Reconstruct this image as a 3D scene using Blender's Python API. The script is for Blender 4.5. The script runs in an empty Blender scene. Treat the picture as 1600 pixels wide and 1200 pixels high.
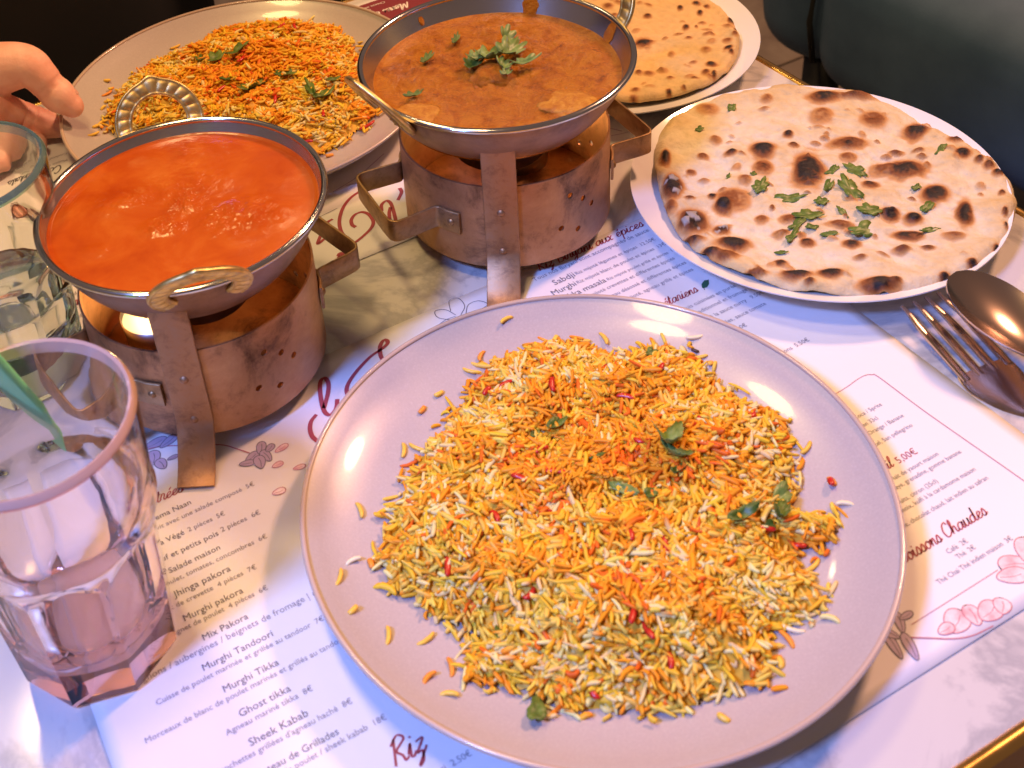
import bpy, bmesh, math, random
import numpy as np
from mathutils import Vector, Matrix, noise

# ------------------------------------------------------------------ camera
SC = bpy.context.scene
W0, H0 = 1600.0, 1200.0
FPX, PITCH, ROLL, CAMH, CX, CY = 1954.104, 0.576768, -0.126425, 0.491748, 569.538, 193.367
_c, _s, _cp, _sp = math.cos(ROLL), math.sin(ROLL), math.cos(PITCH), math.sin(PITCH)
CXV = Vector((_c, _s*_sp, _s*_cp)); CYV = Vector((-_s, _c*_sp, _c*_cp)); CFV = Vector((0, _cp, -_sp))
cam_d = bpy.data.cameras.new('camera'); cam = bpy.data.objects.new('camera', cam_d)
SC.collection.objects.link(cam); SC.camera = cam
cam_d.sensor_width = 36; cam_d.lens = FPX/W0*36
cam_d.shift_x = (W0/2-CX)/W0; cam_d.shift_y = (CY-H0/2)/W0
cam_d.clip_start = 0.02; cam_d.clip_end = 50
m = Matrix((CXV, CYV, -CFV)).transposed().to_4x4(); m.translation = (0, 0, CAMH)
cam.matrix_world = m
cam_d.dof.use_dof = True; cam_d.dof.focus_distance = 0.80; cam_d.dof.aperture_fstop = 16

# ------------------------------------------------------------------ world, lamps, exposure
world = bpy.data.worlds.new('World'); SC.world = world; world.use_nodes = True
bg = world.node_tree.nodes['Background']; bg.inputs[0].default_value = (0.95, 0.62, 0.50, 1); bg.inputs[1].default_value = 0.15
def lamp(name, loc, target, power, color, size, spread=math.pi):
    d = bpy.data.lights.new(name, 'AREA'); d.shape = 'DISK'; d.size = size; d.energy = power; d.color = color; d.spread = spread
    o = bpy.data.objects.new(name, d); SC.collection.objects.link(o); o.location = loc
    o.rotation_euler = (Vector(target)-Vector(loc)).to_track_quat('-Z', 'Y').to_euler()
    return o
lamp('lamp_salmon', (1.52, 1.48, 1.90), (0.10, 0.50, 0), 57.0, (1.0, 0.49, 0.27), 0.30)
lamp('lamp_amber', (-0.50, 1.20, 1.90), (0.05, 0.55, 0), 14.5, (1.0, 0.66, 0.25), 0.30)
lamp('bulb_overhead', (-0.16, 0.39, 1.22), (0.10, 0.45, 0), 6.0, (1.0, 0.62, 0.28), 0.20)
lamp('glint_lamp', (-0.05, 1.95, 1.42), (0.0, 0.55, 0), 1.3, (1.0, 0.70, 0.35), 0.06)  # added unseen lamp, placed so the curry lumps catch small glints
sd = bpy.data.lights.new('lamp_blue', 'SPOT'); sd.energy = 128; sd.color = (0.20, 0.34, 1.0); sd.shadow_soft_size = .10; sd.spot_size = math.radians(31); sd.spot_blend = .6
so = bpy.data.objects.new('lamp_blue', sd); COL0 = SC.collection; COL0.objects.link(so); so.location = (-0.66, -0.17, 1.20)
so.rotation_euler = (Vector((0.11, 0.33, 0))-so.location).to_track_quat('-Z', 'Y').to_euler()
SC.view_settings.view_transform = 'Standard'; SC.view_settings.look = 'None'
SC.view_settings.exposure = 0; SC.view_settings.gamma = 1
SC.cycles.use_denoising = True
SC.cycles.max_bounces = 24; SC.cycles.transmission_bounces = 20; SC.cycles.glossy_bounces = 6; SC.cycles.diffuse_bounces = 4
SC.cycles.sample_clamp_indirect = 4.0; SC.cycles.blur_glossy = 0.5

random.seed(7)
# ------------------------------------------------------------------ helpers
def at(u, v, z=0.0):
    d = CXV*((u-CX)/FPX) - CYV*((v-CY)/FPX) + CFV
    return Vector((0, 0, CAMH)) + d*((z-CAMH)/d.z)
TH = 0.402215
N1 = Vector((math.cos(TH), math.sin(TH), 0)); N2 = Vector((-math.sin(TH), math.cos(TH), 0))
def ab(a, b, z=0.0):
    p = N1*a + N2*b; return Vector((p.x, p.y, z))
def toab(p): return (p.dot(N1), p.dot(N2))
COL = SC.collection
def tag(o, label, cat, group=None, kind=None):
    if label: o['label'] = label
    if cat: o['category'] = cat
    if group: o['group'] = group
    if kind: o['kind'] = kind
    return o
def empty(name, loc, rz=0.0):
    o = bpy.data.objects.new(name, None); COL.objects.link(o); o.location = loc; o.rotation_euler = (0, 0, rz)
    o.empty_display_size = 0.01
    return o
def mkmesh(name, V, F, smooth=True):
    me = bpy.data.meshes.new(name); me.from_pydata([tuple(v) for v in V], [], F); me.update()
    if smooth: me.polygons.foreach_set('use_smooth', [True]*len(me.polygons))
    return me
def obj(name, V, F, mat, parent=None, smooth=True, loc=None):
    me = V if F is None else mkmesh(name, V, F, smooth)
    o = bpy.data.objects.new(name, me); COL.objects.link(o)
    if mat is not None:
        me.materials.clear(); me.materials.append(mat)
    if parent is not None: o.parent = parent
    if loc is not None: o.location = loc
    return o
def fix_normals(me):
    bm = bmesh.new(); bm.from_mesh(me); bmesh.ops.recalc_face_normals(bm, faces=bm.faces); bm.to_mesh(me); bm.free(); return me
def autosmooth(me, ang=35):
    bm = bmesh.new(); bm.from_mesh(me)
    bmesh.ops.recalc_face_normals(bm, faces=bm.faces)
    for f in bm.faces: f.smooth = True
    for e in bm.edges:
        e.smooth = not (len(e.link_faces) == 2 and e.calc_face_angle(0) > math.radians(ang))
    bm.to_mesh(me); bm.free(); return me
def lathe(prof, n=96, closed=False, fn=None):
    V, F = [], []
    k = len(prof)
    for r, z in prof:
        for i in range(n):
            a = 2*math.pi*i/n
            p = (r*math.cos(a), r*math.sin(a), z)
            V.append(fn(p, a, r, z) if fn else p)
    for j in range(k-1 if not closed else k):
        j2 = (j+1) % k
        for i in range(n):
            i2 = (i+1) % n
            F.append((j*n+i, j*n+i2, j2*n+i2, j2*n+i))
    if not closed:
        if prof[0][0] < 1e-4: pass
    return V, F
def crom(P, sub=6, closed=False):
    P = [Vector(p) for p in P]; n = len(P); out = []
    for i in range(n if closed else n-1):
        p1, p2 = P[i], P[(i+1) % n]
        p0 = P[i-1] if (i > 0 or closed) else p1*2-p2
        p3 = P[(i+2) % n] if (i+2 < n or closed) else p2*2-p1
        for s in range(sub):
            t = s/sub
            out.append(0.5*((2*p1)+(p2-p0)*t+(2*p0-5*p1+4*p2-p3)*t*t+(3*p1-p0-3*p2+p3)*t*t*t))
    if not closed: out.append(P[-1])
    return out
def sweep(path, ring, up=Vector((0, 0, 1)), caps=True, scale=None):
    """sweep a closed 2D ring (side, up) along a 3D path"""
    V, F = [], []; n = len(ring); path = [Vector(p) for p in path]
    for i, p in enumerate(path):
        t = (path[min(i+1, len(path)-1)]-path[max(i-1, 0)]).normalized()
        s = t.cross(up)
        if s.length < 1e-6: s = Vector((1, 0, 0))
        s.normalize(); u = s.cross(t).normalized()
        k = scale[i] if scale else 1.0
        for x, y in ring: V.append(p+s*x*k+u*y*k)
    for i in range(len(path)-1):
        for j in range(n):
            j2 = (j+1) % n
            F.append((i*n+j, i*n+j2, (i+1)*n+j2, (i+1)*n+j))
    if caps:
        F.append(tuple(range(n-1, -1, -1))); F.append(tuple((len(path)-1)*n+j for j in range(n)))
    return V, F
def circ(r, n=10): return [(r*math.cos(2*math.pi*i/n), r*math.sin(2*math.pi*i/n)) for i in range(n)]
def rrect(w, h, r, n=3):
    out = []
    for cx, cy, a0 in ((w/2-r, h/2-r, 0), (-w/2+r, h/2-r, 90), (-w/2+r, -h/2+r, 180), (w/2-r, -h/2+r, 270)):
        for i in range(n+1):
            a = math.radians(a0+90*i/n); out.append((cx+r*math.cos(a), cy+r*math.sin(a)))
    return out
def box(x0, x1, y0, y1, z0, z1, bev=0.0, seg=3):
    bm = bmesh.new(); bmesh.ops.create_cube(bm, size=1)
    for v in bm.verts:
        v.co = Vector((x0 if v.co.x < 0 else x1, y0 if v.co.y < 0 else y1, z0 if v.co.z < 0 else z1))
    if bev: bmesh.ops.bevel(bm, geom=list(bm.edges), offset=bev, segments=seg, profile=0.5, affect='EDGES')
    me = bpy.data.meshes.new('m'); bm.to_mesh(me); bm.free()
    return autosmooth(me, 40)
def evald(o):
    dg = bpy.context.evaluated_depsgraph_get(); dg.update()
    return bpy.data.meshes.new_from_object(o.evaluated_get(dg))

# ------------------------------------------------------------------ materials
def mat(name, color, rough=0.5, metal=0.0, **k):
    M = bpy.data.materials.new(name); M.use_nodes = True
    b = M.node_tree.nodes['Principled BSDF']
    b.inputs['Base Color'].default_value = (*color, 1); b.inputs['Roughness'].default_value = rough; b.inputs['Metallic'].default_value = metal
    for kk, v in k.items():
        b.inputs[kk.replace('_', ' ')].default_value = v
    return M
def nodes(M): return M.node_tree.nodes, M.node_tree.links, M.node_tree.nodes['Principled BSDF']
def ramp(M, fac, stops):
    N, L, b = nodes(M); r = N.new('ShaderNodeValToRGB')
    e = r.color_ramp.elements
    while len(e) < len(stops): e.new(0.5)
    for x, (p, c) in zip(e, stops): x.position = p; x.color = (*c, 1)
    L.new(fac, r.inputs[0]); return r.outputs[0]
def noisetex(M, scale, detail=4, rough=0.55, dist=0.0, coord='Object', vec=None):
    N, L, b = nodes(M); t = N.new('ShaderNodeTexNoise'); t.inputs['Scale'].default_value = scale
    t.inputs['Detail'].default_value = detail; t.inputs['Roughness'].default_value = rough; t.inputs['Distortion'].default_value = dist
    if vec is None:
        c = N.new('ShaderNodeTexCoord'); vec = c.outputs[coord]
    L.new(vec, t.inputs['Vector']); return t.outputs['Fac']
def stretch(M, sx, sy, sz):
    N, L, b = nodes(M); c = N.new('ShaderNodeTexCoord'); mp = N.new('ShaderNodeMapping'); mp.inputs['Scale'].default_value = (sx, sy, sz)
    L.new(c.outputs['Object'], mp.inputs['Vector']); return mp.outputs['Vector']
def bump(M, fac, strength=0.2, dist=0.001):
    N, L, b = nodes(M); n = N.new('ShaderNodeBump'); n.inputs['Strength'].default_value = strength; n.inputs['Distance'].default_value = dist
    L.new(fac, n.inputs['Height']); L.new(n.outputs[0], b.inputs['Normal'])
def setcol(M, out): N, L, b = nodes(M); L.new(out, b.inputs['Base Color'])
def setrough(M, fac, lo, hi):
    N, L, b = nodes(M); r = N.new('ShaderNodeMapRange'); r.inputs[3].default_value = lo; r.inputs[4].default_value = hi
    L.new(fac, r.inputs[0]); L.new(r.outputs[0], b.inputs['Roughness'])
def attrcol(M, name='Col'):
    N, L, b = nodes(M); a = N.new('ShaderNodeAttribute'); a.attribute_name = name; L.new(a.outputs['Color'], b.inputs['Base Color']); return a

M_marble = mat('marble', (.7, .7, .7), 0.12)
f1 = noisetex(M_marble, 5, 8, 0.6, 1.6)
setcol(M_marble, ramp(M_marble, f1, [(0, (.64, .63, .61)), (.44, (.63, .62, .60)), (.50, (.42, .42, .43)), (.54, (.61, .60, .58)), (1, (.66, .65, .63))]))
M_brass = mat('brass_edge', (.85, .52, .16), 0.22, 1.0)
setrough(M_brass, noisetex(M_brass, 120), .14, .34)
M_paper = mat('menu_paper', (.73, .715, .715), 0.42, Specular_IOR_Level=0.35)
bump(M_paper, noisetex(M_paper, 9, 2), .25, .004)
M_ink = mat('grey_ink', (.13, .12, .145), .6)
M_inkl = mat('light_grey_ink', (.25, .23, .265), .6)
M_red = mat('burgundy_ink', (.34, .05, .07), .6)
M_redblock = mat('burgundy_print', (.20, .025, .04), .45)
M_whiteink = mat('white_print', (.8, .75, .72), .5)
M_pink = mat('pink_print', (.55, .22, .27), .55)
setcol(M_pink, ramp(M_pink, noisetex(M_pink, 160, 3), [(.3, (.62, .34, .37)), (.5, (.76, .56, .57)), (.7, (.82, .72, .71))]))
M_pinkd = mat('dark_pink_print', (.42, .14, .19), .55)
M_greenink = mat('green_print', (.02, .10, .05), .55)
M_blueshape = mat('grey_mauve_print', (.42, .33, .44), .5)

M_stone = mat('mauve_stoneware', (.50, .44, .42), .30, Coat_Weight=.28, Coat_Roughness=.06)
f1 = noisetex(M_stone, 900, 2); setcol(M_stone, ramp(M_stone, f1, [(.3, (.43, .375, .36)), (.6, (.46, .405, .385)), (.75, (.495, .44, .42))]))
bump(M_stone, noisetex(M_stone, 60, 3), .06, .001)
M_stonerim = mat('plate_edge', (.50, .38, .30), .25, Coat_Weight=.5)
M_white = mat('white_porcelain', (.80, .78, .76), .10, Coat_Weight=.5)

def copper(name, c1, c2, c3, metal=.75, r0=.32, r1=.55, sc=60):
    M = mat(name, c1, .4, metal)
    setcol(M, ramp(M, noisetex(M, sc, 9, .74, .3), [(.34, c1), (.50, c2), (.66, c3)]))
    setrough(M, noisetex(M, 35, 4), r0, r1)
    bump(M, noisetex(M, 1.0, 6, .7, 0, vec=stretch(M, 160, 160, 420)), .22, .0008)
    return M
M_copper = copper('aged_copper', (.14, .072, .038), (.45, .235, .112), (.54, .305, .15), sc=30)
M_strap = copper('strap_copper', (.28, .15, .078), (.44, .24, .115), (.42, .255, .145), r0=.4, r1=.6, sc=90)
M_handle = copper('handle_bronze', (.22, .13, .065), (.40, .24, .11), (.46, .29, .15), sc=90)
M_bowlout = copper('bowl_copper', (.18, .095, .055), (.30, .165, .095), (.38, .215, .13), .5, .34, .5, 40)
M_steel = mat('brushed_steel', (.62, .60, .58), .26, 1.0)
bump(M_steel, noisetex(M_steel, 1.0, 5, .6, 0, vec=stretch(M_steel, 60, 60, 2600)), .10, .0004)
M_rim = mat('polished_rim', (.66, .65, .64), .14, 1.0)
M_foot = mat('dark_foot_metal', (.10, .085, .12), .3, .8)
M_brassh = mat('cast_brass', (.58, .46, .22), .42, 1.0)
f1 = noisetex(M_brassh, 150, 4); setcol(M_brassh, ramp(M_brassh, f1, [(.3, (.50, .35, .12)), (.6, (.86, .65, .26))]))
M_cut = mat('cutlery_steel', (.60, .46, .39), .20, 1.0)
M_wax = mat('candle_wax', (.85, .75, .5), .5, 0, Emission_Color=(1, .72, .30, 1), Emission_Strength=1.3)
M_flame = mat('flame', (1, .7, .3), .5, 0, Emission_Color=(1, .6, .2, 1), Emission_Strength=25)
M_tin = mat('tin_cup', (.6, .6, .6), .3, 1)

M_glassp = mat('pink_glass', (1.0, .93, .915), .02, 0, Transmission_Weight=1.0, IOR=1.46)
M_glassc = mat('green_tint_glass', (.97, .99, .985), .02, 0, Transmission_Weight=1.0, IOR=1.46)
bump(M_glassp, noisetex(M_glassp, 45, 2), .05, .002); bump(M_glassc, noisetex(M_glassc, 45, 2), .07, .003)
def absorb(M, col, dens):
    N, L, b = nodes(M); v = N.new('ShaderNodeVolumeAbsorption'); v.inputs['Color'].default_value = (*col, 1); v.inputs['Density'].default_value = dens
    L.new(v.outputs[0], N['Material Output'].inputs['Volume'])
absorb(M_glassp, (1.0, .58, .48), 17); absorb(M_glassc, (.55, .92, .88), 14)
M_rimp = mat('pink_glass_rim', (1.0, .66, .56), .05, 0, Transmission_Weight=.55, IOR=1.46)
M_rimc = mat('teal_glass_rim', (.35, .60, .60), .06, 0, Transmission_Weight=.75, IOR=1.46)
M_water = mat('water', (.97, .99, 1), .0, 0, Transmission_Weight=1.0, IOR=1.33)
M_straw = mat('green_plastic', (.22, .86, .44), .4)

M_rice = mat('rice', (.8, .5, .1), .5, Specular_IOR_Level=.3)
_a = attrcol(M_rice); _N, _L, _b = nodes(M_rice)
_t = _N.new('ShaderNodeBsdfTranslucent'); _m = _N.new('ShaderNodeMixShader'); _m.inputs[0].default_value = .22
_L.new(_a.outputs['Color'], _t.inputs['Color']); _L.new(_b.outputs[0], _m.inputs[1]); _L.new(_t.outputs[0], _m.inputs[2]); _L.new(_m.outputs[0], _N['Material Output'].inputs['Surface'])
M_naan = mat('naan_crust', (.7, .5, .3), .55, Specular_IOR_Level=.28)
attrcol(M_naan); bump(M_naan, noisetex(M_naan, 260, 6, .6), .75, .0016)
M_leaf = mat('coriander_green', (.06, .15, .03), .45)
setcol(M_leaf, ramp(M_leaf, noisetex(M_leaf, 220, 3), [(.3, (.04, .085, .010)), (.55, (.095, .155, .020)), (.75, (.20, .26, .06))]))
M_leafp = mat('pale_coriander', (.2, .25, .1), .4)
setcol(M_leafp, ramp(M_leafp, noisetex(M_leafp, 160, 3), [(.3, (.07, .14, .025)), (.55, (.17, .25, .06)), (.75, (.30, .36, .13))]))
M_pepper = mat('red_pepper', (.5, .02, .01), .3)
M_seed = mat('cumin_seed', (.06, .025, .015), .5)
M_cur1 = mat('tomato_curry', (.72, .085, .008), .20, Specular_IOR_Level=.32)
setcol(M_cur1, ramp(M_cur1, noisetex(M_cur1, 38, 6, .6, .6), [(.30, (.37, .050, .003)), (.5, (.44, .074, .004)), (.70, (.50, .11, .008))]))
bump(M_cur1, noisetex(M_cur1, 200, 5, .6, .4), .13, .0012)
M_cur1e = mat('curry_oil', (.75, .23, .015), .15)
M_cur2 = mat('masala_curry', (.45, .12, .015), .14)
setcol(M_cur2, ramp(M_cur2, noisetex(M_cur2, 70, 8, .72, 1.0), [(.30, (.18, .042, .004)), (.43, (.44, .128, .008)), (.58, (.60, .215, .015)), (.76, (.32, .08, .006))]))
bump(M_cur2, noisetex(M_cur2, 520, 6, .75), .9, .003)
M_chunk = mat('potato_chunk', (.46, .155, .014), .2)
setcol(M_chunk, ramp(M_chunk, noisetex(M_chunk, 130, 6, .7, 1.0), [(.32, (.32, .085, .007)), (.5, (.48, .19, .015)), (.66, (.56, .27, .03))]))
bump(M_chunk, noisetex(M_chunk, 480, 5, .7), .7, .002)
M_skin = mat('skin', (.62, .30, .20), .48, Subsurface_Weight=.12, Subsurface_Scale=.006)
setcol(M_skin, ramp(M_skin, noisetex(M_skin, 45, 4), [(.3, (.76, .33, .23)), (.55, (.86, .47, .36)), (.75, (.89, .57, .46))]))
bump(M_skin, noisetex(M_skin, 220, 7, .7, .5), .35, .0012)
M_nail = mat('nail', (.68, .38, .30), .25)
M_black = mat('black_knit', (.008, .008, .009), .9)
M_leather = mat('teal_leather', (.045, .065, .075), .6, Specular_IOR_Level=.3)
setcol(M_leather, ramp(M_leather, noisetex(M_leather, 12, 4), [(.3, (.055, .105, .19)), (.7, (.08, .145, .25))]))
bump(M_leather, noisetex(M_leather, 300, 3), .12, .001)
M_blackleg = mat('black_leg', (.01, .01, .01), .5)
M_tile = mat('floor_stone', (.20, .17, .14), .4)
setcol(M_tile, ramp(M_tile, noisetex(M_tile, 7, 6, .6, .6), [(.3, (.13, .10, .085)), (.55, (.22, .185, .155)), (.8, (.30, .27, .235))]))
M_grout = mat('grout', (.09, .08, .07), .8)

# ------------------------------------------------------------------ setting: floor, table, chair
fl = obj('floor', [(-3, -1, -.755), (4, -1, -.755), (4, 5, -.755), (-3, 5, -.755)], [(0, 1, 2, 3)], M_grout); fl['kind'] = 'structure'
tile_me = box(-.297, .297, -.297, .297, -.012, .012, .003, 1); tile_me.materials.append(M_tile)
for i in range(-1, 5):
    for j in range(1, 6):
        t = bpy.data.objects.new('tile', tile_me); COL.objects.link(t); t.parent = fl
        p = ab(.25+i*.6, .55+j*.6); t.location = (p.x, p.y, -.742); t.rotation_euler = (0, 0, TH)

TA0, TA1, TB0, TB1 = -.70, .572, .1575, .873
table = empty('table', (0, 0, -.74), TH)
tag(table, 'white marble restaurant table with grey veins and a brass edge', 'table')
top = obj('marble_top', box(TA0, TA1, TB0, TB1, .718, .7398, .0015, 2), None, M_marble, table)
prof = [(-.0005, .7385), (.0012, .7402), (.0030, .7406), (.0050, .7402), (.0066, .7385), (.0066, .716), (-.0005, .716)]
for nm, p0, p1, nx in (('brass_edge', (TA0, TB0), (TA1, TB0), (0, -1)), ('brass_edge', (TA1, TB0), (TA1, TB1), (1, 0)),
                       ('brass_edge', (TA1, TB1), (TA0, TB1), (0, 1)), ('brass_edge', (TA0, TB1), (TA0, TB0), (-1, 0))):
    d = Vector((p1[0]-p0[0], p1[1]-p0[1])).normalized(); e = .0066
    V = []
    for (px_, py_), sg in ((p0, -1), (p1, 1)):
        for o_, z_ in prof:
            V.append((px_+nx[0]*o_+d.x*sg*o_, py_+nx[1]*o_+d.y*sg*o_, z_))
    n = len(prof); F = [(j, (j+1) % n, n+(j+1) % n, n+j) for j in range(n)]
    eo = obj(nm, V, F, M_brass, table); autosmooth(eo.data, 40)
ped = obj('pedestal', *lathe([(.0, .0), (.24, .0), (.24, .012), (.05, .03), (.035, .06), (.035, .716), (.0, .716)], 40), M_blackleg, table)
ped.location = ((TA0+TA1)/2, (TB0+TB1)/2, 0)

ch = empty('armchair', ab(1.30, .82, -.68), TH)
tag(ch, 'dark teal leather tub armchair beyond the brass edge of the table', 'armchair')
def loc_ab(p): return p
seat = obj('seat', box(-.255, .30, -.62, .205, .27, .475, .062, 6), None, M_leather, ch)
arm = obj('armrest', box(-.235, .30, .185, .335, .262, .72, .070, 6), None, M_leather, ch)
bk = obj('backrest', box(.305, .43, -.55, .30, .27, .85, .055, 5), None, M_leather, ch)
V, F = sweep([(-.235, .197, .30), (-.245, .199, .36), (-.238, .199, .44), (-.20, .199, .478), (-.05, .199, .482)], circ(.004, 6)); obj('piping', V, F, M_black, ch)
for lx, ly in ((-.17, .24), (-.17, -.45), (.3, .22), (.3, -.45)):
    V, F = sweep([(lx*1.04, ly*1.03, -.07), (lx, ly, .27)], circ(.026, 12), up=Vector((0, 1, 0)), scale=[.7, 1.0]); obj('leg', V, F, M_blackleg, ch)

# ------------------------------------------------------------------ paper menus
ZP = .0008
def paper(name, a0, a1, b0, b1, label, flip=False, z=ZP):
    ca, cb = (a0+a1)/2, (b0+b1)/2
    p = ab(ca, cb, z)
    o = bpy.data.objects.new(name, None); COL.objects.link(o)
    nx, ny = 64, 44; V = []; F = []
    for j in range(ny+1):
        for i in range(nx+1):
            x = (i/nx-.5)*(a1-a0); y = (j/ny-.5)*(b1-b0)
            V.append((x, y, 0))
    for j in range(ny):
        for i in range(nx):
            k = j*(nx+1)+i; F.append((k, k+1, k+nx+2, k+nx+1))
    me = mkmesh(name+'_sheet', V, F)
    o.location = p; o.rotation_euler = (0, 0, TH+(math.pi if flip else 0))
    s = obj('sheet', me, None, M_paper, o)
    sm = s.modifiers.new('thick', 'SOLIDIFY'); sm.thickness = .0003; sm.offset = -1
    tag(o, label, 'menu')
    return o, (ca, cb), (math.pi if flip else 0)
menu1 = paper('paper_menu', -.010, .434, .191, .4955, 'white printed menu placemat under the near rice plate and pink glass')
menu2 = paper('paper_menu', .012, .452, .560, .8645, 'white printed menu placemat turned upside down under the far rice plate', True)
def mloc(menu, u, v):
    """photo point on the table -> local xy of the menu"""
    p = at(u, v, .001); a, b = toab(p); x, y = a-menu[1][0], b-menu[1][1]
    return (x, y) if menu[2] == 0 else (-x, -y)
def flat(name, V2, F, M, menu, z=.00022):
    return obj(name, [(x, y, z) for x, y in V2], F, M, menu[0], False)
def text(menu, s, M, size, left=None, right=None, center=None, xy=None, bold=0.0, z=.00022, name='text_line'):
    c = bpy.data.curves.new('txt', 'FONT'); c.body = s; c.size = 1.0; c.resolution_u = 2; c.offset = bold
    o = bpy.data.objects.new('txt', c); COL.objects.link(o)
    me = evald(o); bpy.data.objects.remove(o)
    xs = [v.co.x for v in me.vertices]; w0, w1 = min(xs), max(xs)
    if left is not None and right is not None:
        p0, p1 = Vector(mloc(menu, *left)), Vector(mloc(menu, *right))
        size = abs(p1.x-p0.x)/(w1-w0); x0, y0 = p0.x-w0*size, (p0.y+p1.y)/2
    elif right is not None:
        p1 = mloc(menu, *right); x0, y0 = p1[0]-w1*size, p1[1]
    elif left is not None:
        p0 = mloc(menu, *left); x0, y0 = p0[0]-w0*size, p0[1]
    elif center is not None:
        p0 = mloc(menu, *center); x0, y0 = p0[0]-(w0+w1)/2*size, p0[1]
    else: x0, y0 = xy
    for v in me.vertices: v.co = Vector((v.co.x*size+x0, v.co.y*size+y0, z))
    me.materials.clear()
    return obj(name, me, None, M, menu[0])
G = {
 'a': (1.15, [[(.9, .8), (.6, 1), (.2, .75), (.1, .3), (.35, 0), (.7, .3), (.95, .95), (.85, .2), (1.02, 0), (1.25, .3)]]),
 'c': (.92, [[(.8, .8), (.5, 1), (.15, .6), (.2, .1), (.5, 0), (1.0, .35)]]),
 'd': (1.25, [[(.9, .8), (.55, 1), (.15, .7), (.1, .25), (.4, 0), (.75, .4), (1.0, 2)], [(1.0, 2), (.9, .6), (.9, .1), (1.1, 0), (1.35, .3)]]),
 'e': (.88, [[(0, .25), (.4, .45), (.7, .75), (.5, 1), (.2, .75), (.15, .25), (.45, 0), (.95, .35)]]),
 'f': (.65, [[(0, .3), (.6, 1.6), (.5, 2), (.3, 1.5), (.2, -.9)], [(.05, .9), (.6, 1)]]),
 'g': (1.2, [[(.9, .8), (.55, 1), (.15, .7), (.1, .25), (.4, 0), (.75, .4), (.95, .95)], [(.95, .95), (.85, -.6), (.5, -1), (.2, -.7), (.6, -.2), (1.3, .3)]]),
 'h': (1.2, [[(0, .3), (.5, 1.5), (.45, 2), (.25, 1.6), (.2, 0)], [(.2, .2), (.5, .85), (.8, .9), (.85, .2), (1.05, 0), (1.3, .3)]]),
 'i': (.6, [[(0, .3), (.25, 1), (.2, .2), (.4, 0), (.65, .3)], [(.30, 1.38), (.36, 1.5)]]),
 'k': (1.0, [[(0, .3), (.5, 1.6), (.4, 2), (.25, 1.5), (.2, 0)], [(.2, .4), (.7, .9), (.65, .6), (.3, .5), (.7, .05), (1.1, .3)]]),
 'l': (.6, [[(0, .3), (.5, 1.5), (.4, 2), (.2, 1.5), (.2, .2), (.4, 0), (.65, .3)]]),
 'n': (1.0, [[(0, .3), (.2, 1), (.15, 0)], [(.15, .3), (.5, .95), (.7, .8), (.65, .2), (.85, 0), (1.1, .3)]]),
 'o': (.95, [[(.5, 1), (.15, .7), (.15, .2), (.45, 0), (.8, .35), (.75, .8), (.5, 1), (.7, .8), (1.05, .9)]]),
 'p': (1.05, [[(0, .3), (.25, 1), (.1, -1)], [(.2, .5), (.5, 1), (.85, .75), (.75, .15), (.45, 0), (.2, .2)], [(.75, .1), (1.1, .3)]]),
 'r': (.85, [[(0, .3), (.25, 1.1), (.6, .9), (.5, .25), (.7, 0), (.95, .3)]]),
 's': (.8, [[(0, .2), (.4, 1.05), (.65, .5), (.5, .05), (.15, .1), (.5, 0), (.9, .3)]]),
 't': (.65, [[(0, .3), (.4, 1.8), (.25, .3), (.45, 0), (.75, .3)], [(.05, 1.15), (.65, 1.25)]]),
 'u': (1.1, [[(0, .3), (.2, 1), (.15, .2), (.4, 0), (.75, .4), (.85, 1), (.8, .2), (1.0, 0), (1.2, .3)]]),
 'v': (.9, [[(0, .4), (.15, 1), (.35, 0), (.75, .95), (1.0, .9)]]),
 'x': (.95, [[(0, .9), (.3, .95), (.55, .05), (.9, .1)], [(.85, .95), (.05, .02)]]),
 'y': (1.0, [[(0, .3), (.2, 1), (.2, .3), (.45, .1), (.8, .95)], [(.8, .95), (.65, -.6), (.3, -1), (.1, -.7), (1.1, .3)]]),
 'z': (.9, [[(.1, .9), (.7, .95), (.1, .1), (.5, .1), (.45, -.6), (.1, -.8), (.9, .3)]]),
 'B': (1.25, [[(.3, 1.9), (.2, 0)], [(.1, 1.7), (.7, 2.05), (1.1, 1.6), (.4, 1.05), (1.1, .7), (.9, .05), (.1, .05)]]),
 'C': (1.2, [[(1.1, 1.6), (.9, 2), (.4, 1.7), (.1, .9), (.3, .1), (.7, 0), (1.2, .4)]]),
 'E': (1.1, [[(1.0, 1.7), (.7, 2), (.3, 1.7), (.6, 1.1), (.15, .8), (.15, .2), (.6, 0), (1.1, .4)]]),
 'M': (1.6, [[(0, 0), (.4, 1.9), (.7, .2), (1.3, 2), (1.3, .2), (1.5, 0), (1.7, .3)]]),
 'R': (1.25, [[(.3, 1.9), (.15, 0)], [(0, 1.5), (.6, 2.05), (1.1, 1.6), (.4, 1.0), (.8, .5), (1.0, .05), (1.3, .2)]]),
 'V': (1.1, [[(0, 1.7), (.25, 1.95), (.5, 0), (1.2, 1.9)]]),
 ' ': (.7, []),
}
G['\u00e9'] = (.88, G['e'][1]+[[(.45, 1.3), (.75, 1.65)]])
def ribbon(P, w, sub=6, taper=True):
    Q = crom([(x, y, 0) for x, y in P], sub); V, F = [], []; n = len(Q)
    for i, p in enumerate(Q):
        t = (Q[min(i+1, n-1)]-Q[max(i-1, 0)]); t = t.normalized() if t.length > 1e-9 else Vector((1, 0, 0))
        k = w*(.55+.45*abs(t.y)) if taper else w
        V += [(p.x-t.y*k/2, p.y+t.x*k/2), (p.x+t.y*k/2, p.y-t.x*k/2)]
    for i in range(n-1): F.append((2*i, 2*i+1, 2*i+3, 2*i+2))
    return V, F
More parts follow.
